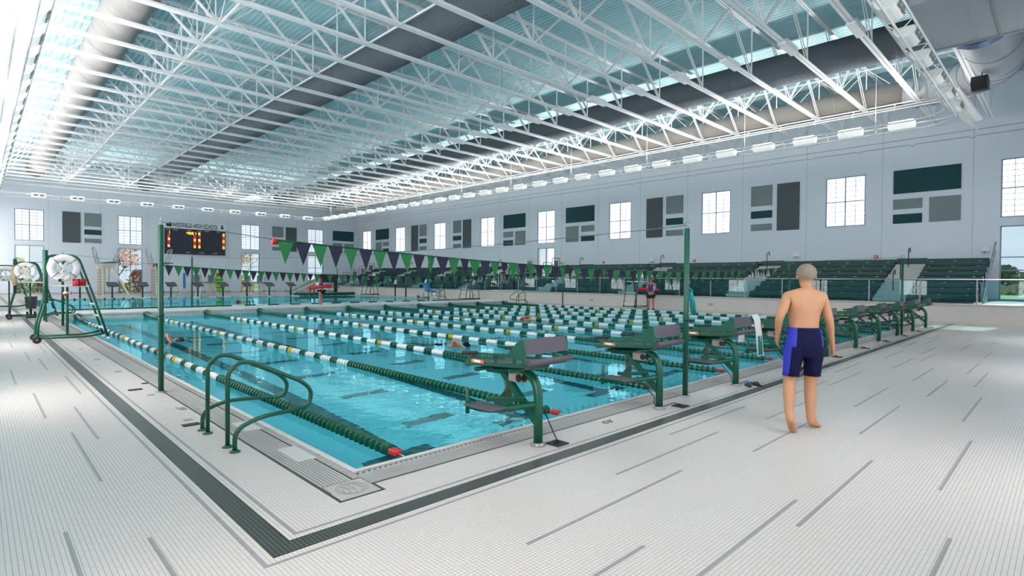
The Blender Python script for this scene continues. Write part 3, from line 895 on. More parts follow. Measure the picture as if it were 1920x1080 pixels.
# ------------------------------------------------------------ acoustic panels
def ac_panels(pattern, place, u0, where, flip=1):
    """u0 = group start along the wall; patterns give (u, v, z0, z1, material)"""
    G = 'panel_green'; A = 'panel_grey'; D = 'panel_dark'
    names = {G: 'dark green', A: 'light grey', D: 'dark grey'}
    P = {1: [(0, 2.78, 6.24, 7.46, G, 'wide'), (0, 1.24, 5.43, 5.94, A, 'small'), (0, 1.24, 4.68, 5.16, G, 'small'), (1.54, 2.78, 4.68, 5.93, A, 'square')],
         2: [(0, 1.26, 6.25, 7.48, A, 'square'), (0, 1.26, 5.49, 5.94, G, 'small'), (0, 1.26, 4.73, 5.13, A, 'small'), (1.55, 2.81, 4.67, 7.48, D, 'tall')],
         3: [(0, 1.3, 4.67, 7.48, D, 'tall'), (1.58, 2.86, 6.25, 7.48, A, 'square'), (1.58, 2.86, 5.48, 5.94, G, 'small'), (1.58, 2.86, 4.72, 5.12, A, 'small')],
         4: [(0, 2.88, 6.24, 7.48, G, 'wide'), (0, 1.3, 4.68, 5.96, A, 'square'), (1.6, 2.88, 5.45, 5.93, A, 'small'), (1.6, 2.88, 4.7, 5.14, G, 'small')]}[pattern]
    for (a, b_, z0, z1, m, sz) in P:
        if place == 'R':
            y1_, y0_ = u0 - a, u0 - b_
            o = part('acoustic_panel', M().rbox((-0.06, y0_ - y1_, 0), (0, 0, z1 - z0), 0.008), m, None, (XR, y1_, z0))
        else:
            o = part('acoustic_panel', M().rbox((0, -0.06, 0), (b_ - a, 0, z1 - z0), 0.008), m, None, (u0 + a, YB, z0))
        tag(o, '%s %s acoustic panel %s' % (sz, names[m], where), 'wall panel', 'acoustic wall panels')
        if sz == 'small' and m == A: o['label'] = 'small light grey acoustic panel, %s, %s' % ('upper' if z0 > 5.3 else 'lower', where)
        if sz == 'small' and m == G: o['label'] = 'small dark green acoustic panel, %s, %s' % ('middle' if z0 > 5.3 else 'bottom', where)
seq = {8: 1, 7: 2, 6: 3, 5: 4, 4: 1, 3: 2, 2: 3, 1: 4}
for i, p in seq.items():
    # between window i-1 (farther) and window i (nearer)
    far_lo = WIN_R[i - 1] - 1.95
    u0 = {1: far_lo - 1.28, 2: far_lo - 1.33, 3: far_lo - 1.33, 4: far_lo - 1.25}[p]
    ac_panels(p, 'R', u0, 'on window wall, %s group from right' % ordi(8 - i))
ac_panels(3, 'B', 5.6, 'on scoreboard wall near its left end')
ac_panels(2, 'B', 24.2, 'on scoreboard wall, right of the scoreboard')
ac_panels(1, 'B', 31.55, 'on scoreboard wall by the far corner')

# ------------------------------------------------------------ scoreboard
sb = thing('scoreboard', 'black electronic scoreboard with white school name header on far wall', 'scoreboard', (13.55, YB, 3.95))
W_, H_ = 5.65, 2.6
part('cabinet', M().rbox((0, -0.22, 0), (W_, -0.02, H_), 0.02), 'score_black', sb)
hd = part('header', M().rbox((-0.02, -0.24, H_), (W_ + 0.02, -0.02, H_ + 0.72), 0.02), 'print_white', sb)
ht_ = text('header_text', 'WESTFIELD HIGH SCHOOL', 0.62, 'print_green', basis((0, 0, 0), (1, 0, 0), (0, 0, 1)), hd, off=0.014)
wx = max(v.co.x for v in ht_.data.vertices)
ht_.data.transform(Matrix.Diagonal((4.25 / wx, 1, 1, 1))); ht_.location = (0.68, -0.246, H_ + 0.14)
# clover emblem right, patch left
em = M()
for a in (90, 210, 330):
    cx, cz = 5.32 + 0.09 * math.cos(R(a)), H_ + 0.33 + 0.09 * math.sin(R(a))
    em.prism([(cx + 0.085 * math.cos(t * PI / 6), cz + 0.085 * math.sin(t * PI / 6)) for t in range(12)], 'Y', -0.25, -0.24)
em.box((5.3, -0.25, H_ + 0.1), (5.34, -0.24, H_ + 0.3)); em.box((5.2, -0.25, H_ + 0.5), (5.44, -0.24, H_ + 0.6))
part('clover_emblem', em, 'print_green', hd)
em = M().prism([(0.12, H_ + 0.2), (0.45, H_ + 0.14), (0.64, H_ + 0.2), (0.64, H_ + 0.5), (0.52, H_ + 0.62), (0.4, H_ + 0.54), (0.15, H_ + 0.52)], 'Y', -0.252, -0.243)
part('dark_patch', em, 'print_green', hd)
SEG = {'0': 'abcdef', '1': 'bc', '2': 'abged', '3': 'abgcd', '4': 'fgbc', '5': 'afgcd', '6': 'afgedc', '7': 'abc', '8': 'abcdefg', '9': 'abcdfg'}
def digit(ch, x, z, col, w=0.17, h=0.245):
    m = M(); t = 0.042
    S = {'a': ((0, h - t), (w, h)), 'g': ((0, h / 2 - t / 2), (w, h / 2 + t / 2)), 'd': ((0, 0), (w, t)), 'f': ((0, h / 2), (t, h)), 'b': ((w - t, h / 2), (w, h)), 'e': ((0, 0), (t, h / 2)), 'c': ((w - t, 0), (w, h / 2))}
    for s_ in SEG[ch]:
        (a, c_), (b_, d) = S[s_]
        m.box((x + a, -0.235, z + c_), (x + b_, -0.222, z + d))
    part('digit', m, col, sb)
rowz = [H_ - 0.55 - 0.34 * i for i in range(5)]
for i in range(5):
    colr = 'digit_amber' if i % 2 == 0 else 'digit_red'
    digit(str(i + 1), 0.28, rowz[i], colr)
    digit('67890'[i], 3.05, rowz[i], colr)
    if i: digit('0', 2.62, rowz[i], colr)
    digit('0', 5.38, rowz[i], colr)
for j, ch in enumerate('4551'):
    digit(ch, 1.95 + 0.235 * j, rowz[0], 'digit_amber')
for s_, x, z in (('LANE', 0.12, H_ - 0.2), ('PLACE', 0.75, H_ - 0.2), ('TIME', 2.0, H_ - 0.2), ('LANE', 2.95, H_ - 0.2), ('PLACE', 3.6, H_ - 0.2), ('TIME', 4.75, H_ - 0.2), ('EVENT', 0.2, 0.13), ('HEAT', 1.9, 0.13), ('HOME', 3.1, 0.13), ('GUEST', 4.4, 0.13)):
    text('caption', s_, 0.16, 'print_white', basis((x, -0.226, z), (1, 0, 0), (0, 0, 1)), sb)
dt = M()
for i in range(5):
    for x in (1.82, 4.72):
        dt.box((x, -0.228, rowz[i] + 0.05), (x + 0.03, -0.221, rowz[i] + 0.08)).box((x, -0.228, rowz[i] + 0.17), (x + 0.03, -0.221, rowz[i] + 0.2))
    for x in (2.35, 5.15): dt.box((x, -0.228, rowz[i]), (x + 0.04, -0.221, rowz[i] + 0.04))
part('colon_dot', dt, 'panel_grey', sb)

# ------------------------------------------------------------ raised seating deck, glass rail and bleachers
DZ = 0.75
lw = struct('wall_low', M().box((28.0, YN, 0), (28.3, YB, DZ - 0.08)), 'wall_tile')
part('wall_cap', M().rbox((27.97, YN, DZ - 0.08), (28.33, YB, DZ), 0.01), 'concrete', lw)
struct('floor_raised', M().box((28.3, YN, 0.4), (XR, YB, DZ - 0.01)), 'concrete')
gr = thing('glass_railing', 'clear glass guard rail with steel posts along the bleacher deck edge', 'railing', (28.12, 0, DZ))
part('top_rail', M().cyl((0, 0.2, 0.98), (0, 58.5, 0.98), 0.025, 8), 'chrome', gr)
me_post = M().box((-0.02, -0.02, 0), (0.02, 0.02, 0.97)).mesh('rail_post', 'galv')
me_pane = M().box((-0.006, 0.03, 0.06), (0.006, 1.79, 0.92)).mesh('glass_panel', 'rail_glass')
for i in range(32):
    link('rail_post', me_post, gr, (0, 0.8 + 1.82 * i, 0)); link('glass_panel', me_pane, gr, (0, 0.8 + 1.82 * i, 0))
ROWX = [29.3 + 0.75 * i for i in range(7)]
ROWZ = [1.10 + 0.258 * i for i in range(7)]
def bleacher(y0, y1, label):
    r_ = thing('bleacher', label, 'bleacher', (29.3, y0, DZ), group='bleacher sections')
    ln = y1 - y0
    for i in range(7):
        x = ROWX[i] - 29.3; z = ROWZ[i] - DZ
        part('seat_row', M().rbox((x - 0.02, 0.02, z - 0.05), (x + 0.42, ln - 0.02, z), 0.008).rbox((x - 0.04, 0.02, z - 0.2), (x - 0.015, ln - 0.02, z - 0.02), 0.005), 'seat_green', r_)
        part('riser', M().box((x + 0.0, 0, max(0, z - 0.27)), (x + 0.02, ln, z - 0.05)).box((x + 0.05, 0, z - 0.29), (x + 0.8, ln, z - 0.27)), 'riser_dark', r_)
    x = ROWX[6] - 29.3
    bk = part('backrest', M().rbox((x + 0.40, 0.0, ROWZ[6] - DZ - 0.3), (x + 0.44, ln, ROWZ[6] - DZ + 0.14), 0.005), 'seat_green', r_)
    sup = M()
    y = 0.1
    while y < ln:
        sup.box((0.1, y, 0), (0.16, y + 0.05, 0.33)); sup.box((2.6, y, 0), (2.66, y + 0.05, 1.1)); sup.box((4.4, y, 0), (4.46, y + 0.05, 1.7)); y += 1.5
    part('support_post', sup, 'riser_dark', r_, kind='stuff')
    nt_ = M()
    for i in range(7):
        x = ROWX[i] - 29.3; z = ROWZ[i] - DZ; y = 0.25
        while y < ln - 0.1:
            nt_.box((x - 0.022, y, z - 0.012), (x + 0.03, y + 0.1, z + 0.004)); y += 0.92
    part('seat_number', nt_, 'print_white', r_, kind='stuff')
    return r_
def aisle(y, label):
    r_ = thing('aisle_stair', label, 'stairs', (29.3, y, DZ), group='aisle stairs between bleacher sections')
    for i in range(13):
        x = -0.1 + 0.375 * i; z = 0.175 + 0.1325 * i
        part('step', M().rbox((x, -0.62, max(0, z - 0.16)), (x + 0.4, 0.62, z), 0.008), 'step_grey', r_)
    part('top_backrest', M().rbox((4.86, -0.64, 1.72), (4.94, 0.64, 2.08), 0.006), 'seat_green', r_)
    for x, z in ((0.75, 0.45), (2.25, 1.0), (4.0, 1.62)):
        part('handrail', M().tube(round_path([(x, 0, z), (x, 0, z + 0.85), (x + 0.35, 0, z + 1.0), (x + 0.38, 0, z + 0.75)], 0.12), 0.022, 8), 'black_rubber', r_)
    return r_
A1 = [5.75, 12.6, 19.6, 26.6]; A2 = [35.8, 42.8, 49.8, 56.0]
e = 0.65
sec = [(2.75, A1[0] - e), (A1[0] + e, A1[1] - e), (A1[1] + e, A1[2] - e), (A1[2] + e, A1[3] - e), (A1[3] + e, 29.3)]
sec2 = [(32.6, A2[0] - e), (A2[0] + e, A2[1] - e), (A2[1] + e, A2[2] - e), (A2[2] + e, A2[3] - e), (A2[3] + e, 58.6)]
for i, (a, b_) in enumerate(sec):
    bleacher(a, b_, 'dark green bleacher section of near bank, %s from its right end' % ordi(i))
for i, (a, b_) in enumerate(sec2):
    bleacher(a, b_, 'dark green bleacher section of far bank, %s beyond the entry gap' % ordi(i))
for i, y in enumerate(A1): aisle(y, 'grey aisle stair with black handrails in near bleacher bank, %s from right end' % ordi(i))
for i, y in enumerate(A2): aisle(y, 'grey aisle stair with black handrails in far bleacher bank, %s beyond entry gap' % ordi(i))
# stepped side guards at the bank ends
def side_guard(y, m, label):
    r_ = thing('side_guard', label, 'guard rail', (29.3, y, DZ))
    for i in range(4):
        x = 0.9 + 1.05 * i; z = 0.5 + 0.37 * i
        part('guard_frame', M().tube(round_path([(x, 0, z - 0.3), (x, 0, z + 1.0), (x + 0.9, 0, z + 1.0), (x + 0.9, 0, z - 0.1)], 0.06, 3), 0.022, 6).cyl((x, 0, z + 0.1), (x + 0.9, 0, z + 0.1), 0.015, 6), m, r_)
        part('guard_mesh', M().box((x + 0.2, -0.006, z + 0.2), (x + 0.7, 0.006, z + 0.8)), 'panel_grey', r_)
side_guard(29.45, 'black_rubber', 'black stepped guard frames right of the bleacher entry gap')
side_guard(32.45, 'pipe_white', 'white stepped guard frames left of the bleacher entry gap')
side_guard(58.75, 'black_rubber', 'dark stepped guard frames at the far bleacher end')
eg = thing('end_guard', 'steep slatted grey guard closing the right end of the bleachers', 'guard rail', (29.0, 2.55, DZ))
part('rail', M().beam((0, 0, 0.1), (5.2, 0, 2.75), 0.05, 0.08).beam((0.3, 0, -0.0), (5.2, 0, 2.35), 0.04, 0.06), 'mullion', eg)
sl = M()
for i in range(9): sl.beam((0.45 + 0.55 * i, 0, 0.27 + 0.275 * i), (0.45 + 0.55 * i, 0, 0.36 + 0.275 * i), 0.09, 0.06)
part('clip', sl, 'pipe_white', eg, kind='stuff')
part('side_sheet', M().prism([(0.2, 0), (1.8, 0), (1.8, 0.85), (0.2, 0.2)], 'Y', -0.02, 0.0), 'panel_grey', eg)

# small wall fittings
for k, (y, z) in enumerate(((25.34, 2.97), (17.87, 2.95), (7.42, 2.95), (34.0, 2.95))):
    o = thing('fire_alarm', 'small red fire alarm on window wall above bleachers, %s from the right' % ordi([2, 1, 0, 3][k]), 'alarm', (XR, y, z))
    part('body', M().rbox((-0.06, -0.09, -0.09), (0, 0.09, 0.09), 0.01), 'red', o)
    part('strobe', M().box((-0.08, -0.04, -0.03), (-0.05, 0.04, 0.05)), 'white_plastic', o)
for k, (y, z) in enumerate(((21.09, 3.05), (11.42, 3.15), (2.95, 3.2), (29.55, 3.1))):
    o = thing('emergency_light', 'white emergency light with twin lamps on window wall, %s from the right' % ordi([2, 1, 0, 3][k]), 'light', (XR, y, z))
    part('body', M().rbox((-0.1, -0.18, -0.08), (0, 0.18, 0.16), 0.015), 'white_plastic', o)
    part('lamp_head', M().cyl((-0.14, -0.08, -0.13), (-0.02, -0.08, -0.13), 0.05, 10), 'galv', o)
    part('lamp_head', M().cyl((-0.14, 0.08, -0.13), (-0.02, 0.08, -0.13), 0.05, 10), 'galv', o)

# ------------------------------------------------------------ starting blocks
def block_mesh(root, num):
    """local origin = post foot on the deck; +y towards the water, platform 0.6 m wide"""
    G = 'green'
    part('base_flange', M().lathe([(0.075, 0), (0.075, 0.012), (0.055, 0.02), (0.055, 0.03)], (0, 0, 0), 14), 'galv', root)
    part('post', M().tube(round_path([(0, 0, 0.02), (0, 0, 0.70), (0, 0.72, 0.66)], 0.26, 8), 0.045, 12), G, root)
    part('brace', M().beam((0, 0.02, 0.22), (0, 0.5, 0.66), 0.055, 0.06), G, root)
    part('cross_tube', M().cyl((-0.27, 0.12, 0.73), (0.27, 0.12, 0.73), 0.022, 8), G, root)
    part('cross_tube', M().cyl((-0.27, 0.62, 0.69), (0.27, 0.62, 0.69), 0.022, 8), G, root)
    # slotted side frames
    for sx in (-0.3, 0.29):
        m = M()
        def sz(y, k): return (0.79 - 0.075 * (y + 0.08)) + k
        def seg(y0, y1, k0, k1):
            m.add([(sx, y0, sz(y0, k0)), (sx + 0.01, y0, sz(y0, k0)), (sx + 0.01, y1, sz(y1, k0)), (sx, y1, sz(y1, k0)),
                   (sx, y0, sz(y0, k1)), (sx + 0.01, y0, sz(y0, k1)), (sx + 0.01, y1, sz(y1, k1)), (sx, y1, sz(y1, k1))],
                  [(0, 3, 2, 1), (4, 5, 6, 7), (0, 1, 5, 4), (1, 2, 6, 5), (2, 3, 7, 6), (3, 0, 4, 7)])
        seg(-0.1, 0.74, 0.0, 0.035)
        seg(-0.1, 0.70, 0.105, 0.125)
        for y in (-0.1, 0.02, 0.28, 0.60, 0.66): seg(y, y + 0.035, 0.03, 0.11)
        seg(0.02, 0.66, 0.06, 0.072); seg(0.02, 0.66, 0.082, 0.09)
        for i in range(12): seg(0.18 + 0.036 * i, 0.18 + 0.036 * i + 0.018, 0.07, 0.11)
        part('side_frame', m, G, root)
    part('platform_board', M().prism([(-0.1, 0.785), (0.74, 0.722), (0.74, 0.742), (-0.1, 0.805)], 'X', -0.285, 0.285), 'grip_grey', root)
    part('front_edge', M().cyl((-0.29, 0.75, 0.735), (0.29, 0.75, 0.735), 0.028, 10), G, root)
    part('rear_tube', M().cyl((-0.26, -0.12, 0.83), (0.34, -0.12, 0.83), 0.03, 12), 'grip_grey', root)
    part('side_handle', M().cyl((-0.305, 0.56, 0.865), (-0.305, 0.78, 0.845), 0.018, 8).cyl((0.3, 0.56, 0.865), (0.3, 0.78, 0.845), 0.018, 8), 'black_rubber', root)
    part('foot_wedge', M().prism([(-0.115, 0.905), (-0.095, 0.905), (-0.06, 1.045), (-0.08, 1.045)], 'X', -0.29, 0.30), 'grip_grey', root)
    for sx in (-0.305, 0.30):
        part('wedge_bracket', M().prism([(-0.11, 0.85), (0.12, 0.875), (0.09, 0.93), (0.0, 1.01), (-0.05, 1.045), (-0.09, 1.045)], 'X', sx, sx + 0.014), G, root)
    for sx in (-0.1, 0.12):
        part('wedge_foot', M().box((sx, -0.1, 0.85), (sx + 0.04, -0.07, 0.9)), G, root)
    part('sensor_tag', M().box((-0.308, 0.46, 0.765), (-0.3, 0.64, 0.80)), 'orange', root)
    part('tag_window', M().box((-0.312, 0.5, 0.772), (-0.307, 0.6, 0.795)), 'print_white', root)
    lb = part('start_speaker', M().rbox((-0.07, 0.17, 0.58), (0.07, 0.36, 0.68), 0.015), 'plate_stone', root)
    part('speaker_mouth', M().cyl((-0.075, 0.2, 0.63), (-0.065, 0.2, 0.63), 0.038, 12).cyl((-0.02, 0.165, 0.63), (-0.02, 0.172, 0.63), 0.04, 12), 'black', lb)
    # side step on its bent arm
    part('step_arm', M().tube(round_path([(0, 0, 0.40), (-0.16, 0.12, 0.37), (-0.38, 0.3, 0.345), (-0.42, 0.56, 0.36)], 0.25, 6), 0.032, 10), G, root)
    part('step_arm', M().beam((-0.02, 0.16, 0.42), (-0.3, 0.42, 0.42), 0.03, 0.04), G, root)
    part('step_plate', M().cbox((-0.37, 0.35, 0.375), (0.22, 0.4, 0.014)), 'grip_grey', root)
    for y in (0.56, 0.2):
        part('grip_bar', M().cyl((-0.42 if y > 0.5 else 0.1, y if y > 0.5 else 0.55, 0.28), (-0.42 if y > 0.5 else 0.1, y if y > 0.5 else 0.55, 0.52), 0.02, 8), G, root)
    pl = part('number_plate', M().prism([(-0.11, 0.30), (0.14, 0.30), (0.14, 0.62), (0.10, 0.62), (0.02, 0.44), (-0.11, 0.35)], 'Y', 0.5, 0.512), G, root)
    return pl
MEBL = None
blocks = []
NUMW = ['', 'one', 'two', 'three', 'four', 'five', 'six', 'seven', 'eight', 'nine', 'ten']
proto = thing('starting_block', 'green starting block', 'starting block', (3.877, 3.59, 0), group='starting blocks')
block_mesh(proto, 10)
pb = Proto(proto)
for i in range(10):
    n = 10 - i
    lb_ = 'green starting block numbered %d, %s' % (n, 'nearest to the camera' if i == 0 else '%s in the row from the near pool corner' % ordi(i))
    r_ = proto if i == 0 else pb.copy((3.877 + 2.224 * i, 3.59, 0), 0, lb_)
    r_['label'] = lb_
    pl = [c for c in bpy.data.objects if c.parent == r_ and c.name.startswith('number_plate')][0]
    s_ = str(n)
    text('number', s_, 0.15, 'print_black', basis((-0.01 if n > 9 else 0.04, 0.498, 0.345), (1, 0, 0), (0, 0, 1)), pl, sx=0.8)
    blocks.append(r_)
    # cable and deck plate
    X0 = 3.877 + 2.224 * i
    c = thing('timing_cable', 'black timing cable and deck plate at starting block %s' % NUMW[n], 'cable', (X0, 3.59, 0))
    if i == 0:
        p = [(0.03, 0.0, 0.42), (0.05, -0.02, 0.36), (0.12, -0.09, 0.12), (0.16, -0.12, 0.02)]
    else:
        p = [(-0.2, 0.2, 0.4)] + [(-0.2 + 0.1 * k, 0.2 - 0.07 * k, 0.4 - 0.38 * math.sin(k / 4 * PI / 2)) for k in range(1, 5)] + [(0.28, -0.14, 0.02)]
        p = p[:3] + [(-0.05, 0.05, 0.04), (0.08, -0.02, 0.012), (0.2, -0.09, 0.06), (0.28, -0.13, 0.02)]
    part('cord', M().tube(round_path(p, 0.2, 5), 0.006, 6), 'black', c)
    px, py = (0.17, -0.1) if i == 0 else (0.31, -0.12)
    part('deck_plate', M().rbox((px - 0.085, py - 0.085, 0), (px + 0.085, py + 0.085, 0.012), 0.004), 'black_rubber', c)
    part('socket', M().cyl((px - 0.02, py, 0.01), (px - 0.02, py, 0.035), 0.014, 8), 'black', c)

# towel on block 8
tw = thing('towel', 'white and teal patterned towel hanging over starting block eight', 'towel', (8.9, 3.6, 1.03))
def cloth(path, w0, w1, m, seed, off=0.0):
    mm = M(); nn = len(path); K = 7; vs = []
    rnd = random.Random(seed)
    for i, (y, z) in enumerate(path):
        for j in range(K):
            u = j / (K - 1)
            vs.append((w0 + (w1 - w0) * u + 0.006 * math.sin(i + j), y + off + 0.012 * math.sin(j * 2.1 + i * 0.5), z))
    mm.add(vs, [(i * K + j, i * K + j + 1, (i + 1) * K + j + 1, (i + 1) * K + j) for i in range(nn - 1) for j in range(K - 1)], True)
    return mm
pth = [(0.16, -0.42), (0.15, -0.2), (0.13, -0.02), (0.06, 0.03), (-0.06, 0.04), (-0.1, -0.05), (-0.12, -0.25), (-0.13, -0.45), (-0.14, -0.62)]
part('cloth', cloth(pth, -0.11, 0.14, 'towel', 1), 'towel', tw)
part('teal_print', cloth([(-0.125, -0.3), (-0.135, -0.45), (-0.145, -0.6)], -0.06, 0.1, 'towel', 2, -0.008), 'towel_teal', tw)
part('orange_print', M().lathe([(0.001, 0), (0.03, 0.002), (0.03, 0.006)], (0.09, -0.15, -0.15), 10, 'Y'), 'orange', tw)

# sandals
def sandal(x, y, rz, label, strap='blue_plastic'):
    r_ = thing('flip_flop', label, 'sandal', (x, y, 0), rz, 'flip flops on the deck')
    out = [(0.045 * math.cos(t) + 0.0, 0.13 * math.sin(t)) for t in [i * PI / 8 for i in range(16)]]
    out = [(u * (1.0 if v > 0 else 0.82), v) for u, v in out]
    part('sole', M().prism(out, 'Z', 0.0, 0.022), 'black_rubber', r_)
    part('strap', M().tube([(-0.04, -0.01, 0.02), (-0.025, 0.03, 0.055), (0, 0.075, 0.024), (0.025, 0.03, 0.055), (0.04, -0.01, 0.02)], 0.009, 6), strap, r_)
sandal(8.43, 3.44, -0.9, 'black flip flop with blue strap beside starting block eight, left one')
sandal(8.55, 3.36, -0.6, 'black flip flop beside starting block eight, right one', 'black')
sandal(10.55, 3.42, -0.8, 'black flip flop seen between the walking man legs, left one', 'black')
sandal(10.72, 3.36, -0.7, 'black flip flop seen between the walking man legs, right one', 'black')

# deck covers and caps
for x, y, l in ((1.60, 9.24, 'left pole'), (1.655, 6.65, 'grab rails')):
    o = part('anchor_cover', M().rbox((-0.085, -0.05, 0), (0.085, 0.05, 0.01), 0.004), 'black_rubber', None, (x, y, 0))
    tag(o, 'dark rectangular anchor cover on deck beside the %s' % l, 'cover')
for x, y, m, l in ((1.80, 9.70, 'black_rubber', 'black round deck cap behind left pole'), (1.683, 8.7, 'tile_grey', 'pale round deck cap beside left pole foot'), (1.69, 6.9, 'tile_grey', 'pale round deck cap beyond the grab rails'), (1.70, 11.2, 'tile_grey', 'pale round deck cap, second beyond left pole'), (1.66, 13.1, 'tile_grey', 'pale round deck cap, third beyond left pole'), (1.64, 15.2, 'tile_grey', 'pale round deck cap near the front guard chair')):
    o = part('deck_cap', M().lathe([(0.05, 0), (0.05, 0.004), (0.045, 0.006)], (0, 0, 0), 16), m, None, (x, y, 0)); tag(o, l, 'deck cap')
# depth markings
def depth(o_, u, v, label, s_=0.13, m='print_black'):
    t_ = text('depth_marking', "6'6\"", s_, m, basis((0, 0, 0), u, v)); t_.location = o_
    tag(t_, label, 'depth marking')
depth((5.00, 3.60, 0.0025), (1, 0, 0), (0, 1, 0), 'black six foot six depth marking on deck between blocks ten and nine')
depth((1.82, 7.45, 0.0025), (0, 1, 0), (-1, 0, 0), 'black six foot six depth marking on the left deck')
depth((1.80, 13.75, 0.0025), (0, 1, 0), (-1, 0, 0), 'faded six foot six depth marking farther along the left deck', m='float_yellow')
for y, l in ((21.5, 'left of right guard chair'), (13.6, 'right of right guard chair'), (28.0, 'beyond the far grab rails'), (33.0, 'near the pool lift'), (37.5, 'past the pool lift')):
    depth((27.99, y, 0.28), (0, -1, 0), (0, 0, 1), 'black depth marking on the low wall %s' % l, 0.2)

# ------------------------------------------------------------ lane ropes
def disc_mesh(m, pitch=0.1, k=1):
    g = M()
    for i in range(k):
        y = i * pitch
        g.lathe([(0.034, y), (0.034, y + 0.03), (0.060, y + 0.036), (0.066, y + 0.046), (0.066, y + 0.058), (0.060, y + 0.066), (0.034, y + 0.07), (0.034, y + 0.1)], (0, 0, 0), 12, 'Y')
        g.sm = [False] * len(g.sm)
    return g.mesh('float', m)
disc = {c: disc_mesh(c) for c in ('float_white', 'float_green', 'float_yellow')}
def solid_mesh(m, k):
    return M().lathe([(0.045, 0), (0.058, 0.01), (0.06, 0.05), (0.06, 0.1 * k - 0.05), (0.058, 0.1 * k - 0.012), (0.045, 0.1 * k - 0.002)], (0, 0, 0), 12, 'Y').mesh('float', m)
wdisc = solid_mesh('float_white', 1)
bands = {}
def colour_at(i, n, near=50, far=33):
    if i < near or i >= n - far: return 'G'
    j = (i - near) % 7
    if (i - near) % 49 in (25, 26) : return 'Y'
    return 'W' if j < 4 else 'G'
NFL = 220
for r in range(11):
    x = 2.74 + 2.224 * r
    y0 = 4.42
    lab = 'green and white lane rope, %s' % ('nearest to the left pool edge' if r == 0 else '%s from the left pool edge' % ordi(r))
    o = thing('lane_rope', lab, 'lane rope', (x, y0, 0.005), group='lane ropes')
    cols = [colour_at(i, NFL) for i in range(NFL)]
    if r < 2:
        for i in range(NFL):
            if i > NFL - 33: break
            c = cols[i]
            link('float', wdisc if c == 'W' else disc[{'G': 'float_green', 'Y': 'float_yellow'}[c]], o, (0, 0.1 * i, 0))
        i = NFL - 32
    else:
        i = 0
        while i <= NFL - 33:
            j = i
            while j < NFL - 32 and cols[j] == cols[i] and j - i < 10: j += 1
            key = (cols[i], j - i)
            if key not in bands:
                bands[key] = solid_mesh('float_white', key[1]) if key[0] == 'W' else disc_mesh({'G': 'float_green', 'Y': 'float_yellow'}[key[0]], 0.1, key[1])
                bands[key].name = 'float_band'
            link('float_band', bands[key], o, (0, 0.1 * i, 0))
            i = j
    yl = 0.1 * i
    part('end_sleeve', M().tube([(0, yl, 0), (0, 21.3, 0.02), (0, 21.8, 0.05), (0, 21.96, 0.06)], 0.06, 12, rad=[0.055, 0.06, 0.075, 0.13]), 'float_green', o)
    part('hook', M().rbox((-0.04, -0.16, -0.02), (0.04, -0.03, 0.03), 0.01), 'red', o)
    part('wire', M().cyl((0, -0.25, 0), (0, 0, 0), 0.006, 5), 'chrome', o)
def cross_rope(y, z, x0, x1, label):
    o = thing('cross_rope', label, 'lane rope', (x0, y, z))
    n = int((x1 - x0) / 0.56)
    for i in range(n):
        c = 'W' if 10 < i < n - 6 and i % 2 else 'G'
        key = (c, 5)
        q_ = 0.55 if z > 0.1 else 1.0
        g = M().lathe([(0.03 * q_, 0), (0.055 * q_, 0.02), (0.055 * q_, 0.53), (0.03 * q_, 0.56)], (0, 0, 0), 10, 'X')
        if (c, q_) not in bands:
            bands[(c, q_)] = g.mesh('float_band', {'W': 'float_white', 'G': 'float_green'}[c])
        link('float_band', bands[(c, q_)], o, (0.56 * i, 0, 0))
cross_rope(48.0, 0.02, 2.6, 25.0, 'green and white rope across the far end of the far pool')
cross_rope(28.15, BHZ + 0.03, 2.6, 24.6, 'green and white rope lying along the bulkhead top')

# ------------------------------------------------------------ poles, cords and pennants
def pole(x, y, z, h, label, r_=0.036):
    o = thing('pole', label, 'pole', (x, y, z))
    part('shaft', M().cyl((0, 0, 0), (0, 0, h), r_, 12), 'green', o)
    part('foot_flange', M().lathe([(0.07, 0), (0.07, 0.01), (0.05, 0.018)], (0, 0, 0), 14), 'galv', o)
    part('top_ring', M().tube([(0, 0.045 * math.cos(t), h + 0.05 + 0.045 * math.sin(t)) for t in [i * PI / 8 for i in range(17)]], 0.008, 6), 'galv', o)
    part('collar', M().cyl((0, 0, h * 0.45), (0, 0, h * 0.45 + 0.04), r_ + 0.006, 12), 'green_dark', o)
    return o
pole(1.83, 8.84, 0, 2.32, 'tall green pole on left deck carrying the near pennant line')
pole(25.95, 8.84, 0, 2.32, 'tall green pole on right deck carrying the near pennant line')
p3 = pole(7.02, 3.73, 0, 2.32, 'tall green pole standing between starting blocks nine and eight')
pole(20.11, 3.61, 0, 2.32, 'tall green pole standing among the farthest starting blocks')
pole(7.02, 28.0, BHZ, 2.3, 'thin green pole on the bulkhead in front of scoreboard')
pole(20.11, 28.0, BHZ, 2.3, 'thin green pole on the bulkhead right of the woman', 0.03)
pole(1.98, 22.6, 0, 2.3, 'green pole on left deck behind the front guard chair')
pole(25.9, 22.0, 0, 2.4, 'green pole on right deck carrying the far pennant line')
pole(25.4, 50.6, 0, 2.6, 'thin dark green pole at far right corner of far pool')
rp = thing('rope_bundle', 'bundle of teal rope knotted to the pole by starting block eight', 'rope', (7.07, 3.70, 1.1))
kb = M()
for i in range(7):
    a = i * 0.9
    kb.tube([(0.02 * math.cos(a), 0.02 * math.sin(a), 0.35), (0.03 + 0.03 * math.cos(a), -0.02 + 0.03 * math.sin(a), 0.2), (0.04 + 0.04 * math.cos(a), -0.03 + 0.03 * math.sin(a), 0.02 + 0.03 * (i % 3))], 0.01, 6)
kb.tube([(-0.02, 0, 0.5), (0, 0.03, 0.42), (0.02, -0.03, 0.35)], 0.012, 6)
part('strand', kb, 'teal_rope', rp)
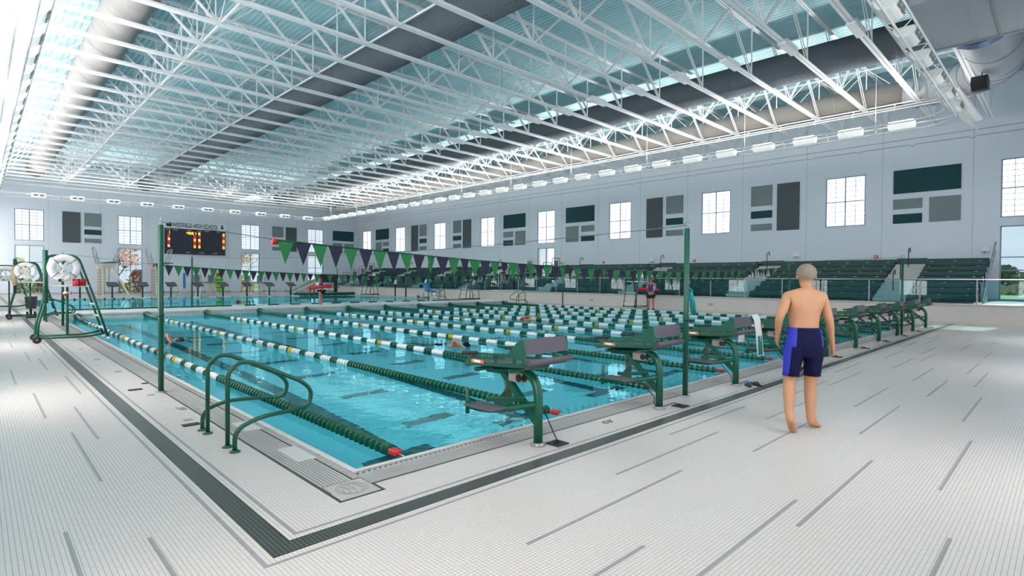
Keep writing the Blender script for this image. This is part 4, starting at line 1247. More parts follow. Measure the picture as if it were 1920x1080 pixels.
def cord(name, pts, label):
    o = part(name, M().tube(pts, 0.006, 5), 'cord'); tag(o, label, 'cord')
def sagline(a, b_, s, n=14):
    a = Vector(a); b_ = Vector(b_)
    return [a + (b_ - a) * (i / n) + Vector((0, 0, -4 * s * (i / n) * (1 - i / n))) for i in range(n + 1)]
cord('guide_cord', sagline((7.02, 3.73, 2.36), (7.02, 28.0, BHZ + 2.34), 0.25), 'thin cord running from the pole by block eight to the bulkhead')
cord('guide_cord', sagline((20.11, 3.61, 2.36), (20.11, 28.0, BHZ + 2.34), 0.25), 'thin cord running from the farthest block pole to the bulkhead')
def bunting(y, x0, x1, za, zb, zm, pa, pb_, label, clip):
    o = thing('pennant_line', label, 'pennants', (0, y, 0))
    def zz(x):
        t = (x - x0) / (x1 - x0)
        return za * (1 - t) + zb * t - 4 * ((za + zb) / 2 - zm) * t * (1 - t)
    n = int((x1 - x0) / 0.285)
    pts = [pa] + [(x0 + (x1 - x0) * i / 30, 0, zz(x0 + (x1 - x0) * i / 30)) for i in range(31)] + [pb_]
    part('line', M().tube([(p[0], p[1] if len(p) == 3 and p[1] < 1 else 0, p[2]) for p in pts[1:-1]], 0.012, 5), 'green_dark', o)
    part('end_cord', M().tube([pa, pts[1]], 0.006, 5), 'cord', o)
    part('end_cord', M().tube([pts[-2], pb_], 0.006, 5), 'cord', o)
    part('clip', M().cyl((x0 - 0.08, 0, zz(x0) - 0.02), (x0 - 0.01, 0, zz(x0) - 0.03), 0.05, 12), 'red', o)
    rnd = random.Random(int(y))
    vers = {}
    for c in ('flag_green', 'flag_navy'):
        for v in range(3):
            m = M(); K = 5; vs = []
            for i in range(6):
                t = i / 5
                for j in range(K):
                    u = (j / (K - 1) - 0.5) * 0.265 * (1 - t) * (1 if t > 0 else 1)
                    yy_ = 0.012 * v * math.sin(u * 40) * (1 - t)
                    vs.append((u, yy_, -0.375 * t))
            m.add(vs, [(i * K + j, i * K + j + 1, (i + 1) * K + j + 1, (i + 1) * K + j) for i in range(5) for j in range(K - 1)], True)
            vers[(c, v)] = m.mesh('pennant', c)
    for i in range(n):
        x = x0 + 0.14 + 0.285 * i
        c = 'flag_green' if i % 2 == 0 else 'flag_navy'
        q = link('pennant', vers[(c, 0 if x < 7 else rnd.choice((0, 1, 2)))], o, (x, 0, zz(x)))
        a = -0.05 if x < 6.2 else rnd.choice((-0.3, -0.1, 0.15, 0.35, -0.2, 0.0))
        q.rotation_euler = (rnd.uniform(-0.05, 0.05), rnd.uniform(-0.04, 0.04), a)
bunting(8.84, 3.42, 24.5, 2.2, 2.17, 1.88, (1.83, 0, 2.36), (25.95, 0, 2.36), 'near line of green and navy pennants strung across the pool', True)
bunting(22.3, 4.45, 24.4, 2.03, 2.03, 1.70, (1.98, 0.3, 2.32), (25.9, -0.3, 2.42), 'far line of green and navy pennants strung across the pool', True)

# ------------------------------------------------------------ grab rails
def grab_rails(x, y, rz, label, flip=False):
    o = thing('grab_rails', label, 'hand rail', (x, y, 0), rz)
    for dy, rr, in ((0, 0.2), (0.62, 0.18)):
        top = [(0, 0, 0), (0.0, 0, 0.70), (0.09, 0, 0.79), (0.2, 0, 0.79), (0.72, 0, 0.53), (0.82, 0, 0.42), (0.78, 0, 0.27), (0.64, -0.08 if dy == 0 else 0.08, 0.275), (0.22, -0.18 if dy == 0 else 0.16, 0.28), (0.0, -0.2 if dy == 0 else 0.18, 0.2), (0, -0.2 if dy == 0 else 0.18, 0)]
        rounded = round_path(top, 0.13, 6)
        part('rail', M().tube([(p[0], p[1] + dy, p[2]) for p in rounded], 0.021, 12), 'green', o)
        for yy_ in (0, -0.2 if dy == 0 else 0.18):
            part('flange', M().lathe([(0.05, 0), (0.05, 0.008), (0.03, 0.02), (0.022, 0.022)], (0, yy_ + dy, 0), 16), 'green', o)
    return o
grab_rails(1.685, 5.54, 0, 'pair of dark green curved grab rails at the near left pool edge')
grab_rails(1.75, 25.2, 0, 'pair of green curved grab rails left of the bulkhead')
grab_rails(25.95, 25.9, PI, 'pair of dark green grab rails on the far right pool edge')
grab_rails(25.95, 34.6, PI, 'pair of grab rails beside the pool lift', )

# ------------------------------------------------------------ lifeguard chairs
def guard_chair(x, y, rz, label, seat=1.38, extras=True):
    """local: ladder side at +x (over the water), rear wheels at x=0, width along y 0..0.75"""
    o = thing('lifeguard_chair', label, 'lifeguard chair', (x, y, 0), rz)
    for yy_ in (0.0, 0.72):
        part('frame_side', M().tube(round_path([(0.02, yy_, 0.12), (0.02, yy_, 0.4), (0.18, yy_, 1.05), (0.19, yy_, 2.1), (0.78, yy_, 2.1), (1.1, yy_, 1.05), (1.38, yy_, 0.05)], 0.15, 5), 0.026, 10), 'green', o)
        part('base_bar', M().tube(round_path([(0.04, yy_, 0.12), (0.95, yy_, 0.1), (1.3, yy_, 0.17)], 0.3, 5), 0.026, 10), 'green', o)
        part('foot', M().cyl((1.37, yy_, 0.07), (1.4, yy_, 0.0), 0.035, 10), 'white_plastic', o)
        w_ = part('wheel', M().lathe([(0.03, -0.028), (0.075, -0.024), (0.085, -0.01), (0.085, 0.01), (0.075, 0.024), (0.03, 0.028)], (0.0, yy_ - 0.06 if yy_ == 0 else yy_ + 0.06, 0.085), 18, 'Y'), 'black_rubber', o)
        part('hub', M().cyl((0, (yy_ - 0.1) if yy_ == 0 else yy_ + 0.02, 0.085), (0, (yy_ - 0.02) if yy_ == 0 else yy_ + 0.1, 0.085), 0.02, 10), 'galv', w_)
    part('cross_bar', M().cyl((0.02, 0, 0.15), (0.02, 0.72, 0.15), 0.02, 8).cyl((0.18, 0, 1.05), (0.18, 0.72, 1.05), 0.02, 8).cyl((0.19, 0, 2.08), (0.19, 0.72, 2.08), 0.02, 8), 'green', o)
    for z in (0.3, 0.6, 0.9):
        xx = 1.38 - (z - 0.05) * 0.28
        part('ladder_step', M().rbox((xx - 0.06, 0.0, z - 0.015), (xx + 0.05, 0.72, z + 0.015), 0.006), 'white_plastic', o)
    part('seat_board', M().rbox((0.2, -0.03, seat - 0.04), (1.0, 0.75, seat), 0.01), 'white_plastic', o)
    part('umbrella_tube', M().cyl((0.16, -0.04, 0.95), (0.16, -0.04, 2.22), 0.05, 14), 'green', o)
    part('rear_post', M().cyl((0.6, 0.36, 0.12), (0.6, 0.36, seat - 0.04), 0.03, 10), 'green', o)
    part('seat_back', M().rbox((0.2, 0.1, seat + 0.25), (0.24, 0.62, seat + 0.62), 0.01), 'white_plastic', o)
    return o
gc = guard_chair(1.02, 17.15, 0, 'green wheeled lifeguard chair nearest on the left deck')
guard_chair(0.86, 27.2, 0, 'green wheeled lifeguard chair, second along the left deck')
guard_chair(0.55, 36.0, 0, 'green wheeled lifeguard chair farthest along the left deck')
guard_chair(27.3, 17.6, PI, 'green lifeguard chair on the right deck by the standing guard', 1.55)
guard_chair(27.3, 32.2, PI, 'green lifeguard chair on the right deck with red cushion', 1.55)
guard_chair(27.1, 46.5, PI, 'green lifeguard chair farthest on the right deck with red cushion', 1.55)
for y, l in ((31.9, 'middle'), (46.2, 'farthest')):
    o = part('rescue_cushion', M().rbox((-0.75, -0.6, 0), (-0.1, 0.05, 0.1), 0.03), 'red_dark', None, (27.15, y, 1.56)); tag(o, 'red rescue cushion on the seat of the %s right guard chair' % l, 'cushion')
def ring_buoy(x, y, z, label):
    o = thing('ring_buoy', label, 'ring buoy', (x, y, z))
    m = M(); n, k = 28, 10
    vs = [((0.24 + 0.085 * math.cos(b)) * math.cos(a), 0.05 * math.sin(b), (0.24 + 0.085 * math.cos(b)) * math.sin(a)) for a in [i * 2 * PI / n for i in range(n)] for b in [j * 2 * PI / k for j in range(k)]]
    m.add(vs, [(i * k + j, i * k + (j + 1) % k, ((i + 1) % n) * k + (j + 1) % k, ((i + 1) % n) * k + j) for i in range(n) for j in range(k)], True)
    part('ring', m, 'white_plastic', o)
    st = M()
    for a in (0.785, 2.356, 3.927, 5.498):
        c_, s_ = math.cos(a), math.sin(a)
        st.tube([((0.24 + 0.09 * math.cos(b)) * c_, 0.056 * math.sin(b), (0.24 + 0.09 * math.cos(b)) * s_) for b in [j * PI / 4 for j in range(9)]], 0.012, 4)
    part('strap', st, 'galv', o)
    rp_ = M(); rnd = random.Random(5)
    for i in range(9):
        a0 = rnd.uniform(0, 6.28)
        rp_.tube([(0.11 * math.cos(a0 + t * 0.8) * (0.6 + 0.4 * math.sin(t)), -0.05 + 0.02 * math.sin(t * 2 + i), -0.28 + 0.055 * t + 0.02 * math.cos(3 * t + i)) for t in range(8)], 0.011, 5)
    part('throw_rope', rp_, 'white_plastic', o)
    part('buckle', M().rbox((-0.02, -0.08, 0.13), (0.02, -0.05, 0.17), 0.005).rbox((-0.12, -0.08, -0.33), (-0.05, -0.04, -0.27), 0.01), 'black', o)
    return o
ring_buoy(1.52, 17.02, 1.8, 'large white ring buoy with rope on nearest left guard chair')
ring_buoy(1.30, 27.02, 1.78, 'white ring buoy with rope on second left guard chair')
ring_buoy(1.02, 35.85, 1.7, 'white ring buoy on farthest left guard chair')
tb = thing('rescue_tube', 'rolled red rescue tube on the seat of the nearest left guard chair', 'rescue tube', (1.68, 17.05, 1.45))
part('roll', M().cyl((0, 0, 0), (0.26, -0.02, 0), 0.085, 16), 'red', tb)
part('strap', M().cyl((0.1, -0.01, 0), (0.13, -0.01, 0), 0.09, 16), 'black', tb)
fb = thing('float_ball', 'small red and white throw float hanging below the ring buoy', 'float', (1.545, 17.0, 1.18))
part('red_half', M().lathe([(0.01, -0.06), (0.045, -0.04), (0.06, 0)], (0, 0, 0), 14), 'red', fb)
part('white_half', M().lathe([(0.06, 0), (0.045, 0.035), (0.012, 0.06)], (0, 0, 0), 14), 'white_plastic', fb)
part('line', M().cyl((0, 0, 0.05), (0.0, 0, 0.3), 0.005, 5), 'white_plastic', fb)
ct = thing('canvas_roll', 'beige rolled umbrella strapped to second left guard chair', 'umbrella', (1.0, 27.1, 1.25))
part('cover', M().tube([(0.02, 0, 0), (-0.02, 0, 0.3), (0.04, 0, 0.72)], 0.07, 10, rad=[0.05, 0.085, 0.07]), 'canvas', ct)
bk = thing('bucket', 'dark grey plastic bucket standing below second left guard chair', 'bucket', (1.50, 27.9, 0.35))
part('tub', M().lathe([(0.13, 0), (0.15, 0.02), (0.19, 0.45), (0.2, 0.46)], (0, 0, 0), 18), 'grip_grey', bk)
part('stand', M().box((-0.15, -0.15, -0.35), (0.15, 0.15, -0.3)).box((-0.03, -0.03, -0.32), (0.03, 0.03, 0)).box((-0.14, -0.14, -0.3), (-0.08, 0.14, -0.12)).box((0.08, -0.14, -0.3), (0.14, 0.14, -0.12)), 'black_rubber', bk)

# ------------------------------------------------------------ far end equipment
fbk = thing('far_starting_block', 'far block', 'starting block', (5.3, 49.6, 0), group='starting blocks at the far end')
part('post', M().box((-0.05, -0.05, 0), (0.05, 0.05, 0.75)), 'green_dark', fbk)
part('bracket', M().beam((0, -0.02, 0.55), (0, -0.3, 0.85), 0.05, 0.05).beam((0, 0.02, 0.55), (0, 0.25, 0.9), 0.05, 0.05).beam((-0.22, 0, 0.86), (0.22, 0, 0.86), 0.04, 0.04), 'green_dark', fbk)
part('platform', M().prism([(-0.42, 0.86), (0.35, 1.12), (0.35, 1.2), (-0.42, 0.94)], 'X', -0.34, 0.34), 'grip_grey', fbk)
part('side_bar', M().cyl((-0.5, -0.1, 0.42), (0.5, -0.1, 0.42), 0.02, 6).cyl((-0.5, -0.1, 0.3), (-0.5, -0.1, 0.54), 0.02, 6).cyl((0.5, -0.1, 0.3), (0.5, -0.1, 0.54), 0.02, 6), 'green_dark', fbk)
fp = Proto(fbk)
for i in range(9):
    lb_ = 'grey-topped starting block at the far pool end, %s from the left' % ordi(i)
    if i == 0: fbk['label'] = lb_
    else: fp.copy((5.3 + 1.888 * i, 49.6, 0), 0, lb_)
def dive_stand(x, y, label):
    o = thing('diving_stand', label, 'diving board', (x, y, 0))
    for s_ in (-0.35, 0.35):
        part('leg', M().beam((s_ * 0.8, 0, 2.7), (s_ * 2.6 + 0.6, -0.6, 0), 0.1, 0.12), 'cream', o)
        part('leg', M().beam((s_ * 0.8, 0.6, 2.6), (s_, 1.2, 0), 0.1, 0.12), 'cream', o)
    part('ladder_panel', M().box((-0.5, 0.5, 0), (0.0, 0.56, 2.3)), 'cream', o)
    lad = M()
    for i in range(9): lad.box((-0.55, 0.45, 0.25 * i + 0.1), (0.05, 0.62, 0.25 * i + 0.14))
    part('ladder_step', lad, 'galv', o)
    part('top_box', M().prism([(-0.75, 2.65), (0.75, 2.65), (0.5, 2.3), (-0.5, 2.3)], 'Y', -0.1, 0.9), 'cream', o)
    part('board', M().rbox((-0.3, -3.6, 2.72), (0.3, 1.0, 2.8), 0.01), 'teal_board', o)
    for s_ in (-0.55, 0.55):
        p_ = [(s_, 0.9, 2.6), (s_ * 1.6, 0.9, 4.0), (s_ * 1.6, -0.7, 4.05), (s_, -0.6, 2.65)]
        part('guard_rail', M().tube(round_path(p_, 0.1, 3), 0.03, 6).cyl((s_ * 1.3, 0.9, 3.3), (s_ * 1.3, -0.65, 3.3), 0.022, 6).cyl((s_, 0.1, 2.65), (s_ * 1.6, 0.1, 4.02), 0.025, 6), 'chrome', o)
    return o
dive_stand(7.9, 57.3, 'tall cream diving stand with teal board at left far end')
dive_stand(11.6, 56.6, 'tall cream diving stand with red float partly behind left pole')
def low_dive(x, y, label):
    o = thing('low_diving_stand', label, 'diving board', (x, y, 0))
    for s_ in (-0.4, 0.4):
        part('leg', M().beam((s_, -0.5, 1.0), (s_ * 1.8, -0.9, 0), 0.1, 0.14), 'cream', o)
        part('leg', M().beam((s_, 0.5, 1.0), (s_ * 1.5, 0.8, 0), 0.1, 0.14), 'cream', o)
        part('guard_rail', M().tube(round_path([(s_ * 1.4, 0.7, 1.0), (s_ * 1.5, 0.7, 2.1), (s_ * 1.5, -0.6, 2.1), (s_ * 1.4, -0.6, 1.0)], 0.1, 3), 0.025, 6).cyl((s_ * 1.45, 0.7, 1.55), (s_ * 1.45, -0.6, 1.55), 0.02, 6), 'chrome', o)
        part('side_screen', M().box((s_ * 1.43 - 0.25, 0.72, 1.2), (s_ * 1.43 + 0.25, 0.74, 1.8)), 'panel_grey', o)
    part('top_frame', M().prism([(-0.5, 1.0), (0.5, 1.0), (0.7, 1.12), (-0.7, 1.12)], 'Y', -0.7, 0.7), 'cream', o)
    part('board', M().rbox((-0.25, -2.6, 1.14), (0.25, 0.8, 1.2), 0.01), 'teal_board', o)
low_dive(14.3, 52.6, 'low cream springboard stand, left one below scoreboard')
low_dive(18.6, 53.0, 'low cream springboard stand, right one below second clear window')
lm = thing('backboard', 'lime green rescue board with red straps against the far wall', 'rescue board', (18.3, 62.9, 0))
part('board', M().prism([(-0.35, 0.1), (0.35, 0.1), (0.38, 1.6), (0.25, 2.1), (-0.25, 2.1), (-0.38, 1.6)], 'Y', 0, 0.08), 'lime', lm)
part('head_block', M().rbox((-0.22, -0.12, 1.75), (0.22, 0.0, 2.0), 0.03), 'red', lm)
for z in (0.5, 0.9, 1.3):
    part('strap', M().box((-0.42, -0.02, z), (0.42, 0.0, z + 0.07)), 'black', lm)
bb = thing('blue_board', 'narrow blue board on a thin stand by the far wall', 'board', (15.0, 62.6, 0))
part('board', M().rbox((-0.1, 0, 0.5), (0.14, 0.06, 2.0), 0.04), 'blue_plastic', bb)
part('stand', M().cyl((0, 0.05, 0), (0, 0.05, 2.1), 0.02, 6).cyl((-0.5, 0.05, 1.95), (0.3, 0.05, 1.95), 0.02, 6).cyl((-0.3, -0.3, 0), (0, 0.05, 0.5), 0.02, 6).cyl((0.35, -0.3, 0), (0, 0.05, 0.5), 0.02, 6), 'cream', bb)
rm = thing('access_ramp', 'grey sloping access ramp on a trolley at the far right corner', 'ramp', (23.6, 54.3, 0))
part('ramp_deck', M().prism([(-1.4, 0.15), (-1.1, 0.1), (1.7, 1.3), (1.6, 1.6)], 'Y', -0.5, 0.5), 'panel_grey', rm)
part('side_rail', M().beam((-1.3, -0.52, 0.15), (1.7, -0.52, 1.45), 0.06, 0.2), 'cap_white', rm)
part('leg', M().box((0.9, -0.45, 0), (0.98, -0.37, 1.1)).box((0.9, 0.37, 0), (0.98, 0.45, 1.1)).box((-1.0, -0.4, 0), (-0.92, 0.4, 0.15)), 'panel_dark', rm)
rk = thing('equipment_rack', 'dark equipment rack with hanging covers behind the woman', 'rack', (25.4, 52.6, 0))
part('frame', M().box((-0.9, -0.3, 0.25), (0.9, 0.3, 0.32)).box((-0.85, -0.25, 0), (-0.78, 0.25, 1.2)).box((0.78, -0.25, 0), (0.85, 0.25, 1.2)).box((-0.9, -0.03, 1.15), (0.9, 0.03, 2.0)), 'black_rubber', rk)
part('shelf', M().box((-1.1, -0.35, 0.62), (1.1, 0.35, 0.68)), 'panel_dark', rk)
lf = thing('pool_lift', 'white and blue pool lift chair on the right deck', 'pool lift', (26.6, 37.0, 0))
part('mast', M().tube([(0.3, 1.2, 0.08), (0.35, 1.1, 1.0), (0.1, 0.5, 1.5)], 0.07, 10), 'white_plastic', lf)
part('base', M().rbox((-0.1, 0.6, 0), (0.6, 1.5, 0.12), 0.02), 'galv', lf)
part('seat', M().prism([(-0.7, 0.5), (0.1, 0.55), (0.55, 1.2), (0.45, 1.25), (0.0, 0.68), (-0.7, 0.62)], 'X', -0.25, 0.3), 'blue_plastic', lf)
part('footrest', M().beam((0, -0.7, 0.5), (0, -0.95, 0.12), 0.4, 0.05).beam((0, -0.9, 0.12), (0, -1.2, 0.12), 0.4, 0.04), 'white_plastic', lf)
part('wheel', M().lathe([(0.04, -0.03), (0.11, -0.03), (0.11, 0.03), (0.04, 0.03)], (-0.15, 1.3, 0.11), 14, 'X'), 'black_rubber', lf)
tf = thing('sign_frame', 'black tubular frame stand with white dispenser on right deck', 'stand', (26.8, 41.6, 0))
part('frame', M().box((-0.04, 0.7, 0), (0.04, 0.8, 1.2)).box((-0.04, -1.0, 0), (0.04, -0.9, 0.95)).box((-0.04, -1.0, 0.9), (0.04, 0.8, 0.97)), 'black_rubber', tf)
part('dispenser', M().rbox((-0.12, 0.65, 1.1), (0.12, 0.95, 1.5), 0.02), 'white_plastic', tf)
fl = thing('lane_line_reel', 'long dark green cover roll lying at the far right pool end', 'cover roll', (19.9, 49.0, 0.08))
part('roll', M().cyl((0.6, 0, 0.06), (6.5, 0, 0.06), 0.13, 10), 'green', fl)

# ------------------------------------------------------------ outdoors
struct('ground', M().box((-60, -60, -0.4), (XL - 0.36, 160, -0.3)).box((XR + 0.36, -60, -0.4), (260, 160, -0.3)).box((XL - 0.36, YB + 0.36, -0.4), (XR + 0.36, 260, -0.3)).box((XL - 0.36, -60, -0.4), (XR + 0.36, YN - 0.36, -0.3)), 'grass')
def tree(x, y, h, cr, leaf, label, seed, density=260, bare=0.0, group='trees outside the windows'):
    rnd = random.Random(seed)
    o = thing('tree', label, 'tree', (x, y, -0.3), group=group)
    tips = []; br = M()
    def grow(p, d, l, r_, lv):
        q = p + d * l
        br.tube([p, (p + q) / 2 + Vector((rnd.uniform(-1, 1), rnd.uniform(-1, 1), 0)) * l * 0.06, q], r_, 6, r2=r_ * 0.6)
        if lv == 0: tips.append(q); return
        for _ in range(4 if lv > 1 else 3):
            nd = (d + Vector((rnd.uniform(-1, 1), rnd.uniform(-1, 1), rnd.uniform(-0.2, 0.6))) * 0.9).normalized()
            grow(q, nd, l * rnd.uniform(0.55, 0.8), r_ * 0.58, lv - 1)
    grow(Vector((0, 0, 0)), Vector((0, 0, 1)), h * 0.28, 0.12 * h / 6, 3)
    part('trunk', br, 'bark', o)
    lf_ = M()
    for _ in range(density):
        c_ = rnd.choice(tips) + Vector((rnd.gauss(0, cr), rnd.gauss(0, cr), rnd.gauss(0, cr * 0.8)))
        if c_.z < 0.3: continue
        a = Vector((rnd.uniform(-1, 1), rnd.uniform(-1, 1), rnd.uniform(-1, 1))).normalized() * 0.14; b_ = a.orthogonal().normalized() * 0.10
        lf_.add([c_ - a, c_ + b_, c_ + a, c_ - b_], [(0, 1, 2, 3)])
    part('foliage', lf_, leaf, o, kind='stuff')
tree(9.6, 70.5, 7.5, 0.5, 'leaf_rust', 'bare rusty tree with thin branches outside the second scoreboard wall window', 3, 500)
tree(12.2, 80.0, 7.0, 0.5, 'leaf_rust', 'rusty tree right behind the branchy one outside second window', 4, 400)
tree(21.0, 71.0, 7.5, 0.6, 'leaf_tan', 'tan leafy tree outside the third scoreboard wall window, left', 8, 900)
tree(25.2, 79.5, 8.0, 0.6, 'leaf_tan', 'tan leafy tree outside the third scoreboard wall window, right', 9, 900)
tree(30.2, 74.0, 6.0, 0.5, 'leaf_rust', 'small bare tree outside the fourth scoreboard wall window', 12, 250)
def shrub(x, y, h, w_, leaf, label, seed, n=700, lf=0.13):
    rnd = random.Random(seed)
    o = thing('shrub', label, 'shrub', (x, y, -0.3), group='shrubs outside the windows')
    s_ = M()
    for i in range(8): s_.tube([(0, 0, 0), (rnd.uniform(-w_, w_) * 0.5, rnd.uniform(-w_, w_) * 0.5, h * 0.7)], 0.03, 5, r2=0.01)
    part('stem', s_, 'bark', o)
    lf_ = M()
    for _ in range(n):
        t = rnd.uniform(0, 2 * PI); q = rnd.random() ** 0.5; z = h * rnd.random() ** 0.8
        rr = w_ * math.sin(min(1.0, (1.05 - z / h) + 0.15) * PI / 2)
        c_ = Vector((rr * q * math.cos(t), rr * q * math.sin(t), z))
        a = Vector((rnd.uniform(-1, 1), rnd.uniform(-1, 1), rnd.uniform(-1, 1))).normalized() * lf; b_ = a.orthogonal().normalized() * lf * 0.8
        lf_.add([c_ - a, c_ + b_, c_ + a, c_ - b_], [(0, 1, 2, 3)])
    part('foliage', lf_, leaf, o, kind='stuff')
shrub(2.9, 69.0, 3.6, 1.0, 'leaf_yellow', 'pale yellow shrub outside the first scoreboard wall window', 21)
shrub(4.7, 68.2, 2.0, 1.0, 'leaf_tan', 'tan shrub outside the first scoreboard wall window', 22)
shrub(9.6, 67.3, 1.9, 1.2, 'leaf_tan', 'tan grassy shrub low outside the second scoreboard wall window', 23)
shrub(12.0, 67.6, 2.6, 1.2, 'leaf_rust', 'rusty shrub low outside the second scoreboard wall window', 24)
shrub(22.0, 67.8, 2.2, 1.4, 'leaf_tan', 'tan shrub low outside the third scoreboard wall window', 25)
shrub(30.0, 68.5, 1.6, 1.4, 'leaf_green', 'green shrub low outside the fourth scoreboard wall window', 26)
for i in range(8):
    shrub(215 + 12 * (i % 3), -3 + 9.5 * i, 4.6 + (i * 37 % 5) * 0.7, 6.5, 'leaf_green', 'distant green tree clump beyond the right window, %s from the right' % ordi(i), 40 + i, 700, 0.75)
for i in range(9):
    shrub(108 + 11 * (i % 3), 1.0 + 4.6 * i, 1.5, 3.4, 'leaf_tan', 'dry brush clump in the field beyond the right window, %s from the right' % ordi(i), 60 + i, 500, 0.4)

# ------------------------------------------------------------ people
def skin_body(joints, edges, m, name, levels=2, fat=1.12):
    """joints {name: (pos, radius)}; grows one continuous surface"""
    ks = list(joints); idx = {k: i for i, k in enumerate(ks)}
    me = bpy.data.meshes.new('tmp'); me.from_pydata([joints[k][0] for k in ks], [(idx[a], idx[b_]) for a, b_ in edges], [])
    ob = bpy.data.objects.new('tmp', me); COL.objects.link(ob)
    ob.modifiers.new('s', 'SKIN')
    for i, k in enumerate(ks):
        r_ = joints[k][1]
        if isinstance(r_, (int, float)): r_ = (r_, r_)
        r_ = (r_[0] * fat, r_[1] * fat)
        me.skin_vertices[0].data[i].radius = r_
    me.skin_vertices[0].data[0].use_root = True
    sd = ob.modifiers.new('d', 'SUBSURF'); sd.levels = levels
    dg = bpy.context.evaluated_depsgraph_get(); dg.update()
    out = bpy.data.meshes.new_from_object(ob.evaluated_get(dg))
    bpy.data.objects.remove(ob); bpy.data.meshes.remove(me)
    for p_ in out.polygons: p_.use_smooth = True
    out.materials.clear(); out.materials.append(MATS[m]); out.name = name
    return out
def hand(J, E_, pre, wrist, d, side, palm, curl=0.5):
    """palm and five fingers growing from the wrist along d; side points to the thumb"""
    d = Vector(d).normalized(); side = Vector(side); side = (side - d * side.dot(d)).normalized(); nrm = d.cross(side) * palm
    w = Vector(wrist)
    J[pre + 'palm'] = (w + d * 0.05, (0.030, 0.020)); E_.append((pre + 'wrist', pre + 'palm'))
    for i, (s_, l) in enumerate(((0.028, 0.068), (0.010, 0.078), (-0.009, 0.072), (-0.027, 0.056))):
        a = w + d * 0.095 + side * s_
        b_ = a + (d * math.cos(curl * 0.5) + nrm * math.sin(curl * 0.5)) * l * 0.5
        c_ = b_ + (d * math.cos(curl * 1.3) + nrm * math.sin(curl * 1.3)) * l * 0.5
        for k, (pp, r_) in enumerate(((a, 0.0095), (b_, 0.0088), (c_, 0.0075))):
            J['%sf%d%d' % (pre, i, k)] = (pp, r_)
        E_ += [(pre + 'palm', '%sf%d0' % (pre, i)), ('%sf%d0' % (pre, i), '%sf%d1' % (pre, i)), ('%sf%d1' % (pre, i), '%sf%d2' % (pre, i))]
    a = w + d * 0.035 + side * 0.035; b_ = a + d * 0.03 + side * 0.018 + nrm * 0.01; c_ = b_ + d * 0.028 + nrm * 0.012
    J[pre + 't0'] = (a, 0.012); J[pre + 't1'] = (b_, 0.0105); J[pre + 't2'] = (c_, 0.009)
    E_ += [(pre + 'palm', pre + 't0'), (pre + 't0', pre + 't1'), (pre + 't1', pre + 't2')]
